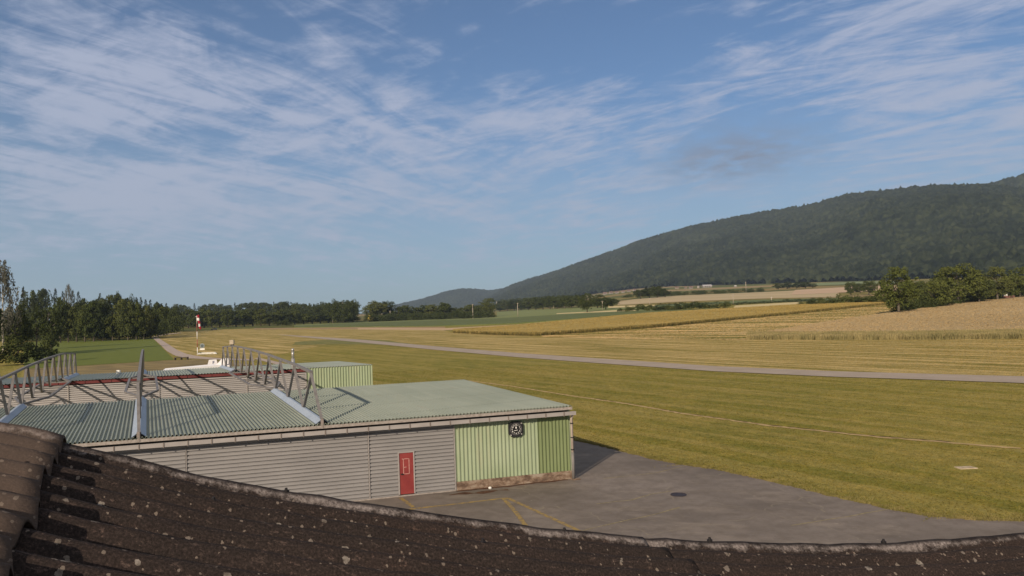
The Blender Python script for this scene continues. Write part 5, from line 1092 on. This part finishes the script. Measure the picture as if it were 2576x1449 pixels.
# lichen crust along the outer crest
near_v = old.n('ShaderNodeMapRange'); old.l(q[1], near_v.inputs[0]); near_v.inputs[1].default_value = .022; near_v.inputs[2].default_value = .075; near_v.inputs[3].default_value = 1; near_v.inputs[4].default_value = 0
cr_n = old.math('ADD', old.noise(old.pos((1, 1.3, 1), kind='uv'), 22., 7, .75), old.noise(uv, 2.0, 3)); cm = old.mask(old.math('ADD', old.math('MULTIPLY', cr_n, .5), old.math('MULTIPLY', near_v.outputs[0], .36)), .775, .85)
c = old.mix(old.math('MULTIPLY', cm, .9), c, old.ramp(old.noise(uv, 75, 5, .8), [(.35, C3(.08, .068, .06)), (.5, C3(.27, .24, .215)), (.65, C3(.50, .46, .41))]))
rimd = old.n('ShaderNodeMapRange'); old.l(q[1], rimd.inputs[0]); rimd.inputs[1].default_value = .020; rimd.inputs[2].default_value = .008
c = old.mix(old.math('MULTIPLY', rimd.outputs[0], .9), c, C3(.03, .026, .026))
c = old.mix(1., c, (.67, .635, .66, 1), 'MULTIPLY')
old.col(c); old.bump(old.math('ADD', old.math('MULTIPLY', n3, .6), old.math('MULTIPLY', cm, .8)), .8, .006); old.set(.92, 0, .12)
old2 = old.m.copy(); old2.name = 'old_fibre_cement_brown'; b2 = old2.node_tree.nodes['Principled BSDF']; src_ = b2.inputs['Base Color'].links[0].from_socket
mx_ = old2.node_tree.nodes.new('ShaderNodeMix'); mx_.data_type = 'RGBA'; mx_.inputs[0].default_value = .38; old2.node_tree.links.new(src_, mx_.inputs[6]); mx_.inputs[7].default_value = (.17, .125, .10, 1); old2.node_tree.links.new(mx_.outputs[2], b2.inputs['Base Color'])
ob = empty('outbuilding', (0.6, .8, 0), 'dark mossy corrugated roof of the nearest building', 'building')
def old_sheet(s0, s1, u0, u1, lift, ns, parent, jag=0., mat=None):
    us = np.arange(u0, u1, PIT / 16); ss = np.linspace(s0, s1, ns); U, S_ = np.meshgrid(us, ss, indexing='ij')
    rgx = np.random.default_rng(int(abs(lift) * 1000) + 5)
    if jag:
        row = np.interp(us, np.arange(u0 - 1, u1 + 1, PIT), rgx.normal(0, jag, len(np.arange(u0 - 1, u1 + 1, PIT)))); S_ = S_ + row[:, None] * np.linspace(0, 1, ns)[None] ** 6
    S_ = S_ + KS * U
    Z = rz_(S_) + wave(U) + lift + .004 * vnoise(U * 1000, S_ * 1000, 90, 3)
    X = V0[0] + es[0] * S_ + eu[0] * U; Y = V0[1] + es[1] * S_ + eu[1] * U
    top = np.stack([X, Y, Z], -1).reshape(-1, 3); bot = top - [0, 0, .009]; k = len(top); nu = len(us); g = grid_faces(nu, ns)
    a = np.arange(nu - 1); eA = np.stack([a * ns, (a + 1) * ns, k + (a + 1) * ns, k + a * ns], 1); b = np.arange(ns - 1); eB = np.stack([b, k + b, k + b + 1, b + 1], 1)
    Fs = np.concatenate([g, g[:, ::-1] + k, eA[:, ::-1], eA + ns - 1, eB, eB[:, ::-1] + (nu - 1) * ns])
    uvs = np.concatenate([np.stack([S_, U], -1).reshape(-1, 2)] * 2)
    return link('roof_sheet', mesh_np('roof_sheet', np.concatenate([top, bot]), Fs, mat or old.m, True, uvs), parent)
old_sheet(-.10, 1.80, -.03, 2.4, 0., 70, ob); old_sheet(1.77, 5.2, -.03, 2.4, -.006, 60, ob)
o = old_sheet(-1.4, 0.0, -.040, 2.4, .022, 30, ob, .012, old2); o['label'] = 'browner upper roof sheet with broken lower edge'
boltm = simple('bolt_black', C3(.012, .010, .012), C3(.02, .018, .018), 6.)
for s, u_ in [(.62, 0.), (1.52, .0), (2.05, 0.), (2.75, 0.), (.45, PIT * 2), (1.2, PIT * 2), (-.06, PIT * 3)]:
    p = V0 + es * s + eu * u_; z = float(rz_(np.array([s]))[0]) + .010 + (.022 if s < 0 else 0)
    MB().tube([p + UP * (z - .01), p + UP * (z + .008)], .0095, 10).tube([p + UP * (z + .008), p + UP * (z + .016)], [.006, .004], 8).build('bolt', boltm, ob)
wl = MB()
kk = np.linspace(-1.1, 4.9, 26); fr0 = [V0 + es * q_ + eu * .15 for q_ in kk]; bk0 = [V0 + es * q_ + eu * 2.3 for q_ in kk]; zk = [float(rz_(np.array([q_]))[0]) - .07 for q_ in kk]; vs = []
for a_, b_, z_ in zip(fr0, bk0, zk): vs += [(a_[0], a_[1], 0), (a_[0], a_[1], z_), (b_[0], b_[1], z_), (b_[0], b_[1], 0)]
wl.add(vs, [(4 * i, 4 * i + 4, 4 * i + 5, 4 * i + 1) for i in range(25)] + [(4 * i + 2, 4 * i + 6, 4 * i + 7, 4 * i + 3) for i in range(25)] + [(0, 1, 2, 3), (103, 102, 101, 100)]).build('wall', wallm, ob)
under(ob)

# ------------------------------------------------------------------ air
hz = MB().box((-7700, -7700, -1.5), (7700, 7700, 1150)).build('haze', None, None, label='thin bluish morning haze over the whole plain', cat='haze', kind='stuff')
hm = bpy.data.materials.new('haze'); hm.use_nodes = True; t = hm.node_tree; t.nodes.clear(); ov = t.nodes.new('ShaderNodeOutputMaterial'); pv = t.nodes.new('ShaderNodeVolumePrincipled')
pv.inputs['Color'].default_value = (.62, .79, 1, 1); pv.inputs['Density'].default_value = 7.5e-5; pv.inputs['Anisotropy'].default_value = .1; t.links.new(pv.outputs[0], ov.inputs['Volume']); hz.data.materials.append(hm); hz.display_type = 'WIRE'
